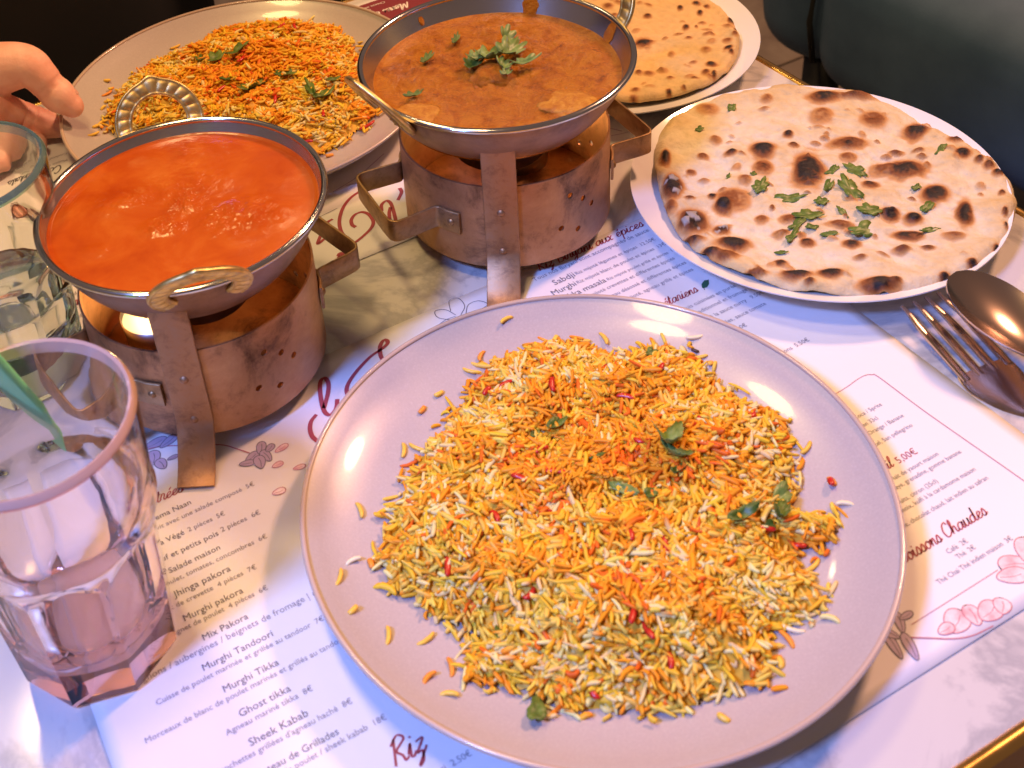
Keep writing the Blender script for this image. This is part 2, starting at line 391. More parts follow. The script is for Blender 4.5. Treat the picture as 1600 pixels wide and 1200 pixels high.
def script(menu, s, M, xh, left=None, right=None, weight=.24, slant=.32, z=.00025):
    V, F, pen = [], [], 0.0
    for chh in s:
        adv, st = G[chh]
        for P in st:
            v, f = ribbon([(x+pen+slant*y, y) for x, y in P], weight, 5)
            F += [tuple(i+len(V) for i in ff) for ff in f]; V += v
        pen += adv
    w1 = pen
    if left is not None and right is not None:
        p0, p1 = Vector(mloc(menu, *left)), Vector(mloc(menu, *right)); xh = abs(p1.x-p0.x)/w1; x0, y0 = p0.x, (p0.y+p1.y)/2
    elif right is not None: p = mloc(menu, *right); x0, y0 = p[0]-w1*xh, p[1]
    else: p = mloc(menu, *left); x0, y0 = p
    return flat('script_heading', [(x*xh+x0, y*xh+y0) for x, y in V], F, M, menu, z)
def strokes(name, menu, lines, M, w, z=.00024):
    V, F = [], []
    for L_ in lines:
        v, f = ribbon([mloc(menu, *p) for p in L_], w, 8)
        F += [tuple(i+len(V) for i in ff) for ff in f]; V += v
    return flat(name, V, F, M, menu, z)
def Z(ox, oy, sc):
    return lambda L_: [(ox+x/sc, oy+y/sc) for x, y in L_]
z7 = lambda x, y: (x/2.5, 720+y/2.5)
S_D, S_S = .0047, .0040
m1 = menu1
script(m1, 'Entr\u00e9es', M_red, .0036, right=z7(716, 118), weight=.21)
text(m1, 'Keema Naan', M_ink, S_D, right=z7(748, 168))
text(m1, 'Servit avec une salade compos\u00e9  5\u20ac', M_inkl, S_S, right=z7(995, 95))
text(m1, 'Samosa V\u00e9g\u00e9', M_ink, S_D, right=z7(722, 286)); text(m1, '2 pi\u00e8ces  5\u20ac', M_inkl, S_S, left=z7(738, 278), right=z7(880, 210))
text(m1, 'Samosa Boeuf et petits pois', M_ink, S_D, right=z7(855, 290)); text(m1, '2 pi\u00e8ces  6\u20ac', M_inkl, S_S, left=z7(868, 280), right=z7(1018, 205))
text(m1, 'Salade maison', M_ink, S_D, right=z7(862, 345))
text(m1, 'Poulet, tomates, concombres  6\u20ac', M_inkl, S_S, right=z7(1045, 300))
text(m1, 'Jhinga pakora', M_ink, S_D, left=z7(682, 535), right=z7(903, 428))
text(m1, 'Beignet de crevette  4 pi\u00e8ces  7\u20ac', M_inkl, S_S, right=z7(1004, 420))
text(m1, 'Murghi pakora', M_ink, S_D, left=z7(722, 625), right=z7(953, 515))
text(m1, 'Beignet de poulet  4 pi\u00e8ces  6\u20ac', M_inkl, S_S, left=z7(655, 695), right=z7(1048, 502))
text(m1, 'Mix Pakora', M_ink, S_D, left=z7(797, 702), right=z7(972, 615))
text(m1, 'Oignons / aubergines / beignets de fromage | 6 pi\u00e8ces  7\u20ac', M_inkl, S_S, left=z7(520, 888), right=z7(1400, 440))
text(m1, 'Murghi Tandoori', M_ink, S_D, left=z7(797, 822), right=z7(1068, 682))
text(m1, 'Cuisse de poulet marin\u00e9e et grill\u00e9e au tandoor  7\u20ac', M_inkl, S_S, left=z7(618, 966), right=z7(1262, 612))
text(m1, 'Murghi Tikka', M_ink, S_D, left=z7(878, 905), right=z7(1092, 795))
text(m1, 'Morceaux de blanc de poulet marin\u00e9s et grill\u00e9s au tandoor  7\u20ac', M_inkl, S_S, left=z7(576, 1117), right=z7(1400, 660))
text(m1, 'Ghost tikka', M_ink, S_D, left=z7(940, 1002), right=z7(1138, 897))
text(m1, 'Agneau marin\u00e9 tikka  8\u20ac', M_inkl, S_S, left=z7(888, 1078), right=z7(1222, 892))
text(m1, 'Sheek Kabab', M_ink, S_D, left=z7(978, 1113), right=z7(1208, 997))
text(m1, "Brochettes grill\u00e9es d'agneau hach\u00e9  8\u20ac", M_inkl, S_S, right=z7(1378, 945))
text(m1, 'Plateau de Grillades', M_ink, S_D, right=z7(1326, 1066))
text(m1, 'Brochettes de poulet / sheek kabab  18\u20ac', M_inkl, S_S, right=z7(1512, 1008))
script(m1, 'Riz', M_red, .0036, left=(616, 1199), right=(668, 1170), weight=.21)
text(m1, 'Riz basmati  2.50\u20ac', M_inkl, S_S, right=(738, 1180))
zA = lambda x, y: (820+x/4, 330+y/4)
script(m1, 'Riz Biryani aux \u00e9pices', M_red, .0034, left=zA(95, 378), right=zA(742, 88), weight=.21)
text(m1, 'Tous nos Biryani sont accompagn\u00e9s de sauce', M_inkl, S_S, left=zA(65, 442), right=zA(775, 120))
for a, b, c, d, e in (('Sabdji', 'Riz mijot\u00e9 l\u00e9gumes et \u00e9pices  12.50\u20ac', (190, 462), (318, 405), (815, 176)),
                      ('Murghi', 'Riz mijot\u00e9 blanc de poulet et \u00e9pices  13\u20ac', (182, 524), (328, 462), (880, 205)),
                      ('Tikka masala', 'Riz mijot\u00e9 poulet grill\u00e9 et \u00e9pices  13\u20ac', (240, 560), (515, 440), (960, 232))):
    text(m1, a, M_ink, S_D, left=zA(*c), right=zA(*d)); text(m1, b, M_inkl, S_S, left=zA(d[0]+10, d[1]-5), right=zA(*e))
text(m1, 'Jhinga  Riz mijot\u00e9 crevettes et diff\u00e9rentes \u00e9pices', M_inkl, S_S, right=zA(940, 298))
text(m1, 'Gosht  Riz mijot\u00e9 agneau d\u00e9soss\u00e9 et diff\u00e9rentes \u00e9pices', M_inkl, S_S, right=zA(1012, 325))
text(m1, 'Ghost tikka  Riz mijot\u00e9, agneau grill\u00e9 et \u00e9pices', M_inkl, S_S, right=zA(1056, 368))
script(m1, 'V\u00e9g\u00e9tariens', M_red, .0034, right=zA(1085, 500), weight=.21)
P = [mloc(m1, *zA(x, y)) for x, y in ((1108, 480), (1104, 455), (1122, 432), (1150, 428), (1152, 455), (1138, 475), (1122, 480))]
flat('leaf_emblem', P, [tuple(range(len(P)))], M_greenink, m1)
strokes('leaf_stalk', m1, [[zA(1115, 475), zA(1124, 492)]], M_greenink, .0004)
for s_, r_ in (('Palak  \u00c9pinards et pois puis cuisin\u00e9es en pur\u00e9e', (1325, 468)), ('Shahi paneer  Traditionnel et fromage', (1395, 495)), ('L\u00e9gumes \u00e0 la sauce curry   9.50\u20ac', (1500, 510)), ('Lentilles, sauce tomate', (1512, 582)), ('10\u20ac', (1392, 716))):
    text(m1, s_, M_inkl, S_S, right=zA(*r_))
zB = lambda x, y: (1200+x/4, 500+y/4)
text(m1, 'Frites maison en portions  5.50\u20ac', M_inkl, S_S, right=zB(262, 128))
strokes('rounded_border', m1, [[zB(-60, 720), zB(420, 462), zB(560, 370), zB(610, 345), zB(650, 342), zB(700, 362), zB(1000, 585), zB(1600, 1005), zB(2200, 1440)]], M_pinkd, .0005)
for s_, r_ in (('Coca / Sprite', (716, 532)), ('en 33cl', (692, 618)), ('Jus mangue / Orange / Banane', (852, 602)), ('Vittel, San pellegrino', (908, 662)),
               ('Lassi nature au lait de yaourt maison', (1070, 842)), ('Lassi sucr\u00e9, sal\u00e9, mangue, papaye, grenadine, gomme banane', (1212, 828)), ('Jus de fruits, citron (25cl)', (1066, 1012)),
               ('Lassi, jus au choix, kulfi \u00e0 la cardamome maison', (1302, 938)), ('Th\u00e9, tisane, chocolat chaud, lait indien au safran', (1380, 992))):
    text(m1, s_, M_inkl, .0034, right=zB(*r_))
script(m1, 'Cocktail', M_red, .0030, right=zB(790, 910), weight=.21); text(m1, '5,00\u20ac', M_red, .0054, right=zB(940, 830))
zC = lambda x, y: (1240+x/4.444, 780+y/4.444)
script(m1, 'Boissons Chaudes', M_red, .0034, right=zC(1350, 100), weight=.22)
text(m1, 'Caf\u00e9  2\u20ac', M_inkl, .0040, left=zC(1075, 375), right=zC(1220, 300)); text(m1, 'Th\u00e9  2\u20ac', M_inkl, .0040, left=zC(1140, 410), right=zC(1275, 345))
text(m1, 'Th\u00e9 Chai Th\u00e9 indien maison  3\u20ac', M_inkl, .0040, left=zC(1010, 590), right=zC(1530, 280))
strokes('rule_line', m1, [[zC(820, 870), zC(1420, 490)]], M_pinkd, .0005)
# flowers
def petals(menu, cx, cy, lst, M, name='printed_petal', z=.00023):
    for (dx, dy, l, w, ang) in lst:
        p = mloc(menu, cx+dx, cy+dy); V = []
        ca, sa = math.cos(math.radians(ang)), math.sin(math.radians(ang))
        for i in range(18):
            t = 2*math.pi*i/18; x = l*.5*math.cos(t); y = w*.5*math.sin(t)*(1+.25*math.cos(t)); V.append((p[0]+x*ca-y*sa, p[1]+x*sa+y*ca))
        flat(name, V, [tuple(range(18))], M, menu, z); z += .00001
        ov, of = ribbon(V+V[:2], .00045, 2, False)
        flat('petal_outline', ov, of, M_pinkd if M is not M_blueshape else M_ink, menu, z); z += .00001
        ov, of = ribbon([(p[0]-l*.4*ca, p[1]-l*.4*sa), (p[0]+w*.08*sa, p[1]-w*.08*ca), (p[0]+l*.3*ca, p[1]+l*.3*sa)], .0004, 4)
        flat('petal_vein', ov, of, M_pinkd if M is not M_blueshape else M_ink, menu, z); z += .00001
petals(m1, 400, 708, [(-6, 6, .009, .005, 20), (8, -8, .009, .005, 60), (16, 4, .009, .005, 100), (-14, 16, .008, .004, -20), (6, 14, .009, .006, 80), (22, -8, .006, .004, 30)], M_blueshape)
petals(m1, 440, 700, [(0, 0, .008, .0035, 10), (-6, 26, .006, .0035, 0), (28, 30, .0065, .003, -10), (-4, 68, .007, .004, -5)], M_pink)
petals(m1, 250, 715, [(-8, -22, .014, .006, 5), (14, -26, .012, .005, 20), (-10, 0, .010, .007, 70), (2, 10, .008, .006, 100), (20, 0, .006, .0025, 0)], M_blueshape)
strokes('printed_stem', m1, [[(225, 702), (260, 697), (300, 696), (345, 695), (372, 702), (390, 708)]], M_pinkd, .0008)
petals(m1, 1410, 990, [(-4, -18, .010, .004, 60), (6, -28, .007, .003, 0), (-14, 18, .013, .004, 75), (12, 20, .013, .0045, 70), (-20, 0, .008, .004, 120)], M_blueshape)
petals(m1, 1500, 975, [(-6, -4, .013, .010, 20), (20, -14, .010, .007, 70), (46, -20, .012, .009, 10), (66, -28, .008, .007, 40), (-22, 8, .008, .005, 0)], M_pink)
petals(m1, 1590, 875, [(0, 8, .016, .010, 150), (-8, 24, .014, .008, -20), (16, -14, .015, .010, 50)], M_pink)
strokes('printed_stem', m1, [[(1418, 996), (1450, 997), (1490, 998), (1520, 993), (1552, 978)]], M_pinkd, .0009)
# outlined flower and logo lettering
zL = Z(480, 440, 2.5)
strokes('outlined_flower', m1, [zL([(560, 150), (510, 140), (500, 115), (540, 110), (580, 130)]), zL([(560, 115), (555, 75), (590, 65), (615, 95), (600, 130)]), zL([(620, 125), (630, 90), (670, 75), (705, 90), (660, 115), (620, 130)]), zL([(500, 180), (540, 150), (580, 135)])], M_ink, .0005)
zl = Z(440, 500, 5)
strokes('logo_lettering', m1, [zl([(435, 618), (428, 680), (400, 725), (365, 740), (330, 705), (305, 600), (300, 500), (318, 460), (345, 458), (366, 500), (360, 580), (330, 690)]),
        zl([(272, 738), (232, 790), (222, 850), (240, 910), (285, 950)]),
        zl([(800, 330), (772, 270), (770, 205), (795, 160), (822, 160), (826, 185), (780, 228), (690, 290), (590, 395), (530, 480), (508, 540), (520, 600)])], M_red, .0026)
zb = Z(480, 260, 6.667)
m2 = menu2
strokes('logo_lettering', m2, [zb([(560, 252), (460, 320), (385, 410), (345, 510), (335, 600), (355, 680), (385, 722)]),
        zb([(505, 632), (468, 608), (460, 555), (500, 500), (570, 476), (640, 500), (688, 575), (660, 650), (560, 745), (470, 812)]),
        zb([(775, 465), (775, 400), (825, 358), (870, 385), (900, 470), (920, 555), (925, 600)]), zb([(868, 425), (855, 480), (858, 550)]), zb([(962, 225), (982, 270), (945, 352)]),
        zb([(265, 548), (200, 600), (110, 800), (190, 745)]), zb([(320, 935), (340, 905), (368, 912), (350, 945), (318, 938)])], M_red, .0026)
strokes('rule_line', m2, [zb([(100, 540), (315, 435)])], M_ink, .0005)
def rectblock(menu, a0, a1, b0, b1, M, name):
    V = [(a-menu[1][0], b-menu[1][1]) for a, b in ((a0, b0), (a1, b0), (a1, b1), (a0, b1))]
    if menu[2]: V = [(-x, -y) for x, y in V]
    return flat(name, V, [(0, 1, 2, 3)], M, menu, .00012)
rectblock(m2, .345, .435, .808, .858, M_redblock, 'printed_panel')
script(m2, 'Menu Enfant', M_whiteink, .0050, left=(636, 3), weight=.26, z=.0003)
text(m2, 'Cheese naan', M_whiteink, .0045, left=(600, 2), z=.0003); text(m2, 'ou poulet', M_whiteink, .0045, left=(578, 14), z=.0003)
script(m2, 'Cocktails', M_ink, .0044, left=(96, 257), weight=.26)
for dy, s_ in ((-14, 'Mojito maison'), (-24, 'Cocktail du jour, fruits')): text(m2, s_, M_inkl, .0042, left=(104, 262+dy))
script(m2, 'V\u00e9g\u00e9tarien', M_red, .0046, right=(96, 478), weight=.28)
text(m2, 'Poulet grill\u00e9 au tandoor', M_inkl, .0045, left=(126, 490)); text(m2, 'Plat du jour', M_inkl, .0045, left=(118, 455)); text(m2, 'Dessert', M_inkl, .0045, left=(108, 445))
strokes('printed_petal', m2, [[(950, 200), (960, 202), (972, 205)], [(955, 212), (975, 208), (990, 203)], [(520, 300), (560, 275), (600, 240)], [(540, 290), (575, 280), (600, 262)]], M_blueshape, .0008)

# ------------------------------------------------------------------ plates
def plate(name, loc, R, prof, M, label, rimM=None):
    o = empty(name, loc)
    body = obj('dish', *lathe(prof, 160, closed=False), M, o); autosmooth(body.data, 60)
    if rimM:
        rz = max(z for r, z in prof)
        V, F = lathe([(R-.0012+.0013*math.cos(a), rz-.0006+.0011*math.sin(a)) for a in [2*math.pi*i/10 for i in range(10)]], 160, closed=True)
        obj('glazed_edge', V, F, rimM, o)
    tag(o, label, 'plate'); return o
PZ = .0013
coupe = [(0, .0055), (.05, .0055), (.082, .0060), (.100, .0082), (.115, .0130), (.126, .0186), (.1335, .0240), (.1350, .0246), (.1352, .0236), (.128, .0166), (.116, .0095), (.102, .0045), (.085, .0016), (.080, .0), (.074, .0), (.072, .0016), (.0, .0016)]
P1 = Vector((.082, .3854, PZ)); P2 = Vector((-.0839, .7882, PZ))
plate('stoneware_plate', P1, .135, coupe, M_stone, 'large mauve stoneware plate of rice nearest the camera', M_stonerim)
plate('stoneware_plate', P2, .135, coupe, M_stone, 'large beige stoneware plate of rice held by the hand', M_stonerim)
flatp = [(0, .0050), (.06, .0050), (.072, .0056), (.080, .0085), (.086, .0120), (.098, .0155), (.1075, .0192), (.1090, .0198), (.1091, .0190), (.100, .0132), (.088, .0085), (.080, .0030), (.070, .0012), (.066, 0), (.060, 0), (.058, .0012), (0, .0012)]
P3 = Vector((.2661, .5985, .0006)); P4 = Vector((.1874, .8034, .0012))
plate('porcelain_plate', P3, .109, flatp, M_white, 'white porcelain plate under the herb-topped naan')
plate('porcelain_plate', P4, .109, flatp, M_white, 'white porcelain plate under the folded naan behind the masala bowl')

# ------------------------------------------------------------------ rice
def inpoly(x, y, P):
    c = False; n = len(P); j = n-1
    for i in range(n):
        xi, yi = P[i]; xj, yj = P[j]
        if (yi > y) != (yj > y) and x < (xj-xi)*(y-yi)/(yj-yi)+xi: c = not c
        j = i
    return c
def pdist(x, y, P):
    d = 1e9; n = len(P)
    for i in range(n):
        ax, ay = P[i]; bx, by = P[(i+1) % n]; dx, dy = bx-ax, by-ay
        t = max(0, min(1, ((x-ax)*dx+(y-ay)*dy)/(dx*dx+dy*dy+1e-12)))
        d = min(d, math.hypot(x-ax-t*dx, y-ay-t*dy))
    return d
GR_T = np.array([-1, -.82, -.35, .35, .82, 1.0]); GR_R = np.array([.45, .86, 1.0, 1.0, .84, .4])
NS = 5
def grain_verts(L, r, bend, flatk=.8):
    V = []
    for t, rr in zip(GR_T, GR_R):
        for i in range(NS):
            a = 2*math.pi*i/NS
            V.append((t*L/2, rr*r*math.cos(a)+bend*(t*t), rr*r*math.sin(a)*flatk))
    return np.array(V)
GF = []
for k in range(len(GR_T)-1):
    for i in range(NS):
        GF.append((k*NS+i, k*NS+(i+1) % NS, (k+1)*NS+(i+1) % NS, (k+1)*NS+i))
GF.append(tuple(range(NS-1, -1, -1))); GF.append(tuple((len(GR_T)-1)*NS+i for i in range(NS)))
PAL = [((.97, .60, .04), 36), ((.96, .40, .018), 25), ((.97, .67, .11), 20), ((.97, .80, .33), 14), ((.88, .18, .012), 5)]
def pick(rng, x, y, seed):
    n = noise.noise(Vector((x*42, y*42, seed))); n2 = noise.noise(Vector((x*110, y*110, seed+9)))
    w = [wt for _, wt in PAL]; n += .9*math.exp(-((x-.005)**2+(y-.018)**2)/.0022)-.16
    w[1] *= math.exp(3.0*n+1.5*n2); w[4] *= math.exp(2.6*n); w[2] *= math.exp(-2.6*n+1.6*n2); w[3] *= math.exp(-2.0*n-2.2*n2)
    c = rng.choices([c for c, _ in PAL], w)[0]; k = rng.uniform(.88, 1.06)
    return (min(c[0]*k, .9), min(c[1]*k*rng.uniform(.92, 1.08), .85), c[2]*k)
def rice(name, base, polypx, hmax, count, seed, label, zpl=.0058):
    rng = random.Random(seed)
    P = [(p.x-base.x, p.y-base.y) for p in [at(u, v, base.z+zpl+.003) for u, v in polypx]]
    P = [(p.x, p.y) for p in crom([(x, y, 0) for x, y in P], 4, closed=True)]
    xs = [p[0] for p in P]; ys = [p[1] for p in P]; x0, x1, y0, y1 = min(xs), max(xs), min(ys), max(ys)
    def surf(x, y):
        r = math.hypot(x, y)
        return np.interp(r, [q[0] for q in coupe[:8]], [q[1] for q in coupe[:8]])
    def hh(x, y):
        d = pdist(x, y, P)
        t = min(1, d/.042); n = noise.noise(Vector((x*38, y*38, seed)))
        return hmax*(t*(2-t))*(1+.35*n+.16*noise.noise(Vector((x*120, y*120, seed))))+.0012
    # core of packed rice below the loose grains
    n = 90; V, F, idx, C = [], [], {}, []
    for j in range(n):
        for i in range(n):
            x = x0+(x1-x0)*i/(n-1); y = y0+(y1-y0)*j/(n-1)
            if inpoly(x, y, P):
                idx[(i, j)] = len(V); V.append((x, y, surf(x, y)+max(hh(x, y)-.0013, -.001))); C.append(np.array((.96, .56, .05))*(.9+.25*noise.noise(Vector((x*300, y*300, seed)))))
    for j in range(n-1):
        for i in range(n-1):
            q = [(i, j), (i+1, j), (i+1, j+1), (i, j+1)]
            if all(k in idx for k in q): F.append(tuple(idx[k] for k in q))
    VV = [np.array(V)]; off = len(V); CC = [np.array(C)]
    variants = [grain_verts(rng.choice((rng.uniform(.0034, .0060), rng.uniform(.0066, .0092), rng.uniform(.0085, .0122))), rng.uniform(.00092, .00142), rng.choice((rng.uniform(-.0006, .0006), rng.uniform(-.0018, .0018)))) for _ in range(60)]
    k = 0; clump = None
    while k < count:
        if clump and clump[4] > 0:      # grains that stick together share a direction and a stain
            x, y = clump[0]+rng.gauss(0, .0026), clump[1]+rng.gauss(0, .0026); clump[4] -= 1
        else:
            x, y = rng.uniform(x0-.004, x1+.004), rng.uniform(y0-.004, y1+.004)
            clump = [x, y, rng.uniform(0, 6.283), pick(rng, x, y, seed), rng.randrange(4, 14)] if rng.random() < .10 and inpoly(x, y, P) else None
        ins = inpoly(x, y, P); d = pdist(x, y, P)
        if not ins and (d > .006 or rng.random() > .16): continue
        if ins and d < .007 and rng.random() < .35: continue
        h = hh(x, y) if ins else .001
        z = surf(x, y)+.001+(max(0, h-.0022*rng.random()) if rng.random() < .85 else h+.0008)
        g = rng.choice(variants)*np.array([1, rng.uniform(.8, 1.25), rng.uniform(.7, 1.1)])
        if rng.random() < .12: g = g*np.array([.5, 1.15, 1.15])
        az = rng.uniform(0, 6.283) if not clump else clump[2]+rng.gauss(0, .35)
        R = Matrix.Rotation(az, 3, 'Z') @ Matrix.Rotation(rng.gauss(0, .20), 3, 'Y') @ Matrix.Rotation(rng.uniform(0, 6.283), 3, 'X')
        g = g @ np.array(R).T + np.array((x, y, z))
        c = pick(rng, x, y, seed) if not clump or rng.random() < .25 else clump[3]; cc = np.tile(np.array(c), (len(g), 1))
        if rng.random() < .22:   # saffron stains one end of the grain
            cc[:NS*2] = (.94, .34, .015); cc[NS*2:NS*3] = cc[NS*2:NS*3]*.5+np.array((.94, .34, .015))*.5
        VV.append(g); CC.append(cc); F += [tuple(i+off for i in f) for f in GF]; off += len(g); k += 1
    V = np.concatenate(VV); Cc = np.concatenate(CC)
    me = mkmesh(name, V.tolist(), F)
    a = me.color_attributes.new('Col', 'FLOAT_COLOR', 'POINT')
    a.data.foreach_set('color', np.c_[Cc, np.ones(len(Cc))].astype('f').ravel())
    o = obj(name, me, None, M_rice, None, loc=base)
    tag(o, label, 'rice', None, 'stuff')
    return o, P, surf, hh
poly1 = [(598, 850), (625, 770), (660, 705), (715, 640), (760, 585), (845, 545), (905, 545), (960, 560), (1030, 550), (1090, 575), (1130, 615), (1180, 640), (1225, 668), (1238, 720), (1222, 770), (1250, 800), (1305, 818), (1300, 850), (1240, 868), (1285, 930), (1275, 965), (1215, 985), (1205, 1030), (1195, 1075), (1125, 1090), (1050, 1118), (950, 1105), (880, 1112), (820, 1082), (725, 1055), (745, 1000), (690, 960), (640, 935), (600, 905)]
poly2 = [(168, 190), (185, 150), (230, 110), (300, 80), (360, 55), (440, 45), (500, 48), (550, 70), (562, 110), (590, 140), (592, 175), (560, 205), (530, 225), (490, 245), (420, 260), (330, 262), (250, 245), (190, 220)]
R1 = rice('saffron_rice', P1, poly1, .0200, 9200, 11, 'mound of orange and yellow saffron rice on the near plate')
R2 = rice('saffron_rice', P2, poly2, .0215, 7000, 23, 'mound of orange and yellow saffron rice on the far plate')

gme = []
for i, (L_, r_, b_) in enumerate(((.0095, .0012, .001), (.008, .0013, -.0012), (.0055, .0015, .0003))):
    me = mkmesh('grain', grain_verts(L_, r_, b_).tolist(), GF); gme.append(me)
M_gr = [mat('yellow_grain', (.80, .50, .06), .4), mat('orange_grain', (.78, .28, .025), .4), mat('pale_grain', (.80, .70, .44), .4)]
def at_plate(u, v, base, surf):
    z = base.z+.008
    for _ in range(4):
        p = at(u, v, z); z = base.z+float(surf(p.x-base.x, p.y-base.y))+.0012
    return Vector((p.x, p.y, z))
loose1 = [(789, 490, 0, 5), (735, 580, 0, -50), (750, 555, 1, 40), (686, 615, 0, 5), (632, 703, 0, 60), (650, 700, 0, -60), (660, 640, 1, 30), (564, 796, 0, 80), (551, 874, 2, 0), (580, 880, 1, 80), (532, 902, 0, 50), (552, 953, 0, 20), (608, 993, 0, 60), (667, 1000, 0, 10), (706, 1042, 1, 70), (702, 1082, 0, -30), (668, 1057, 1, 20), (945, 527, 0, 80), (1086, 520, 2, -25), (1262, 700, 0, 20), (1300, 752, 1, 80), (1320, 785, 2, -40), (1272, 885, 0, 10), (1255, 905, 0, 10), (1232, 998, 1, 85), (1240, 985, 2, -50), (1220, 1035, 0, 60), (1130, 1122, 0, -70)]
for u, v, c, a in loose1:
    o = obj('rice_grain', gme[random.randrange(3)].copy(), None, M_gr[c]); o.location = at_plate(u, v, P1, R1[2]); o.rotation_euler = (0, 0, math.radians(a+23))
    tag(o, 'stray rice grain lying loose beside the mound on the near plate', 'rice grain', 'stray grains on the near plate')
loose2 = [(166, 121, 0, -30), (168, 146, 1, 20), (168, 158, 0, 0), (150, 197, 0, 10), (160, 190, 0, 10), (270, 53, 0, 10), (366, 35, 0, 30), (516, 35, 1, 60), (515, 243, 1, -20), (146, 210, 0, 0)]
for u, v, c, a in loose2:
    o = obj('rice_grain', gme[random.randrange(3)].copy(), None, M_gr[c]); o.location = at_plate(u, v, P2, R2[2]); o.rotation_euler = (0, 0, math.radians(a+23))
    tag(o, 'stray rice grain lying loose beside the mound on the far plate', 'rice grain', 'stray grains on the far plate')
def on_rice(u, v, base, Rr, lift=.0):
    P, surf, hh = Rr[1], Rr[2], Rr[3]; z = base.z+.02
    for _ in range(5):
        p = at(u, v, z); x, y = p.x-base.x, p.y-base.y
        z = base.z+float(surf(x, y))+(hh(x, y) if inpoly(x, y, P) else .0012)+.0018+lift
    return Vector((p.x, p.y, z))
def pepper(u, v, base, Rr, L_, a, label, grp):
    V = grain_verts(L_, .0016, random.uniform(-.002, .002), .6)
    o = obj('pepper_strip', V.tolist(), GF, M_pepper); o.location = on_rice(u, v, base, Rr); o.rotation_euler = (random.uniform(-.3, .3), random.uniform(-.2, .2), math.radians(a))
    tag(o, label, 'pepper strip', grp)
for u, v, l, a in ((790, 598, .008, -10), (862, 600, .009, 60), (945, 575, .009, 10), (1030, 578, .010, 25), (978, 618, .009, -50), (870, 735, .011, -40), (812, 745, .008, -60), (845, 700, .007, 0), (1003, 690, .008, -40), (1090, 660, .009, 20), (775, 805, .007, 90), (848, 800, .008, 10), (700, 880, .013, 60), (985, 830, .010, 70), (990, 960, .012, 40), (1040, 850, .008, 60), (1190, 825, .013, -35), (1175, 650, .006, 0), (1250, 850, .006, -40), (925, 1080, .007, 80), (1048, 1030, .008, 70), (760, 610, .006, 20), (1010, 985, .012, 80), (830, 930, .007, 15)):
    pepper(u, v, P1, R1, l, a+23, 'thin red pepper sliver among the grains of the near rice', 'red pepper slivers in the near rice')
pepper(1298, 752, P1, R1, .005, 80, 'tiny red pepper fleck alone on the right rim of the near plate', None)
for u, v, l, a in ((575, 196, .013, 5), (345, 140, .009, 30), (430, 155, .010, 60), (505, 180, .012, 70), (380, 95, .012, 40), (440, 40, .008, 10), (510, 60, .008, -70), (250, 155, .008, 0), (480, 215, .008, -30), (590, 120, .008, 30), (460, 42, .008, 80), (360, 220, .008, 0)):
    pepper(u, v, P2, R2, l, a+23, 'thin red pepper sliver among the grains of the far rice', 'red pepper slivers in the far rice')
o = obj('cumin_seed', grain_verts(.0042, .0011, .0002).tolist(), GF, M_seed); o.location = at_plate(1086, 545, P1, R1[2]); o.rotation_euler = (0, 0, math.radians(-40))
tag(o, 'single dark cumin seed on the upper rim of the near plate', 'seed')

# ------------------------------------------------------------------ coriander
def leaf_mesh(seed, lobes, L_, Wd, curl, solid=.00035):
    rng = random.Random(seed); n = 44; V = [(0, 0, 0)]; F = []
    for ring in (.5, 1.0):
        for i in range(n):
            a = 2*math.pi*i/n
            r = ring*(1+.42*abs(math.sin(lobes*a/2+seed))*ring-.22+.09*rng.uniform(-1, 1)*ring)
            x, y = L_/2*r*math.cos(a), Wd/2*r*math.sin(a)
            z = curl*((2*y/Wd)**2)*Wd*.5+curl*.25*L_*((2*x/L_)**2)+.035*L_*math.sin(3*a+seed)*ring
            V.append((x, y, z))
    for i in range(n):
        i2 = (i+1) % n
        F.append((0, 1+i, 1+i2)); F.append((1+i, 1+n+i, 1+n+i2, 1+i2))
    V2 = [(x, y, z+solid) for x, y, z in V]; m_ = len(V)
    F2 = F+[tuple(reversed([k+m_ for k in f])) for f in F]
    for i in range(n): F2.append((1+n+i, 1+n+(i+1) % n, m_+1+n+(i+1) % n, m_+1+n+i))
    me = mkmesh('leaf', V+V2, F2); return fix_normals(me)
def leaf(pos, L_, Wd, ang, tilt, label, grp=None, M=None, lobes=7, curl=.5, seed=None):
    me = leaf_mesh(seed if seed is not None else random.randrange(9999), lobes, L_, Wd, curl)
    o = obj('coriander_leaf', me, None, M or M_leaf); o.location = pos; o.rotation_euler = (tilt[0], tilt[1], math.radians(ang)+TH)
    tag(o, label, 'herb leaf', grp); return o
leaf(on_rice(1045, 692, P1, R1, .003), .017, .013, 70, (.2, .5), 'largest pale folded coriander leaf on the near rice', None, M_leafp, 3, .9, 3)
leaf(on_rice(1055, 712, P1, R1, .002), .015, .006, 110, (.5, .1), 'narrow pale coriander leaf under the largest leaf on the near rice', None, M_leafp, 3, .9, 5)
leaf(on_rice(1060, 738, P1, R1), .012, .003, 10, (0, .2), 'thin curled dark stem below the largest leaf on the near rice', None, M_leaf, 2, 1.2, 6)
leaf(on_rice(975, 765, P1, R1, .001), .013, .005, -60, (.3, .1), 'narrow blue-green coriander strip at the centre of the near rice', None, M_leafp, 2, .5, 7)
leaf(on_rice(1017, 772, P1, R1), .008, .005, 10, (.2, .2), 'small dark coriander bit beside the narrow strip on the near rice', None, M_leaf, 3, .6, 8)
leaf(on_rice(868, 665, P1, R1), .012, .0045, 10, (.2, .1), 'bright green coriander sliver on the upper left of the near rice', None, M_leaf, 2, 1.0, 9)
leaf(on_rice(835, 678, P1, R1), .006, .004, 40, (.2, .1), 'tiny green coriander bit left of the bright sliver', None, M_leaf, 3, .5, 10)
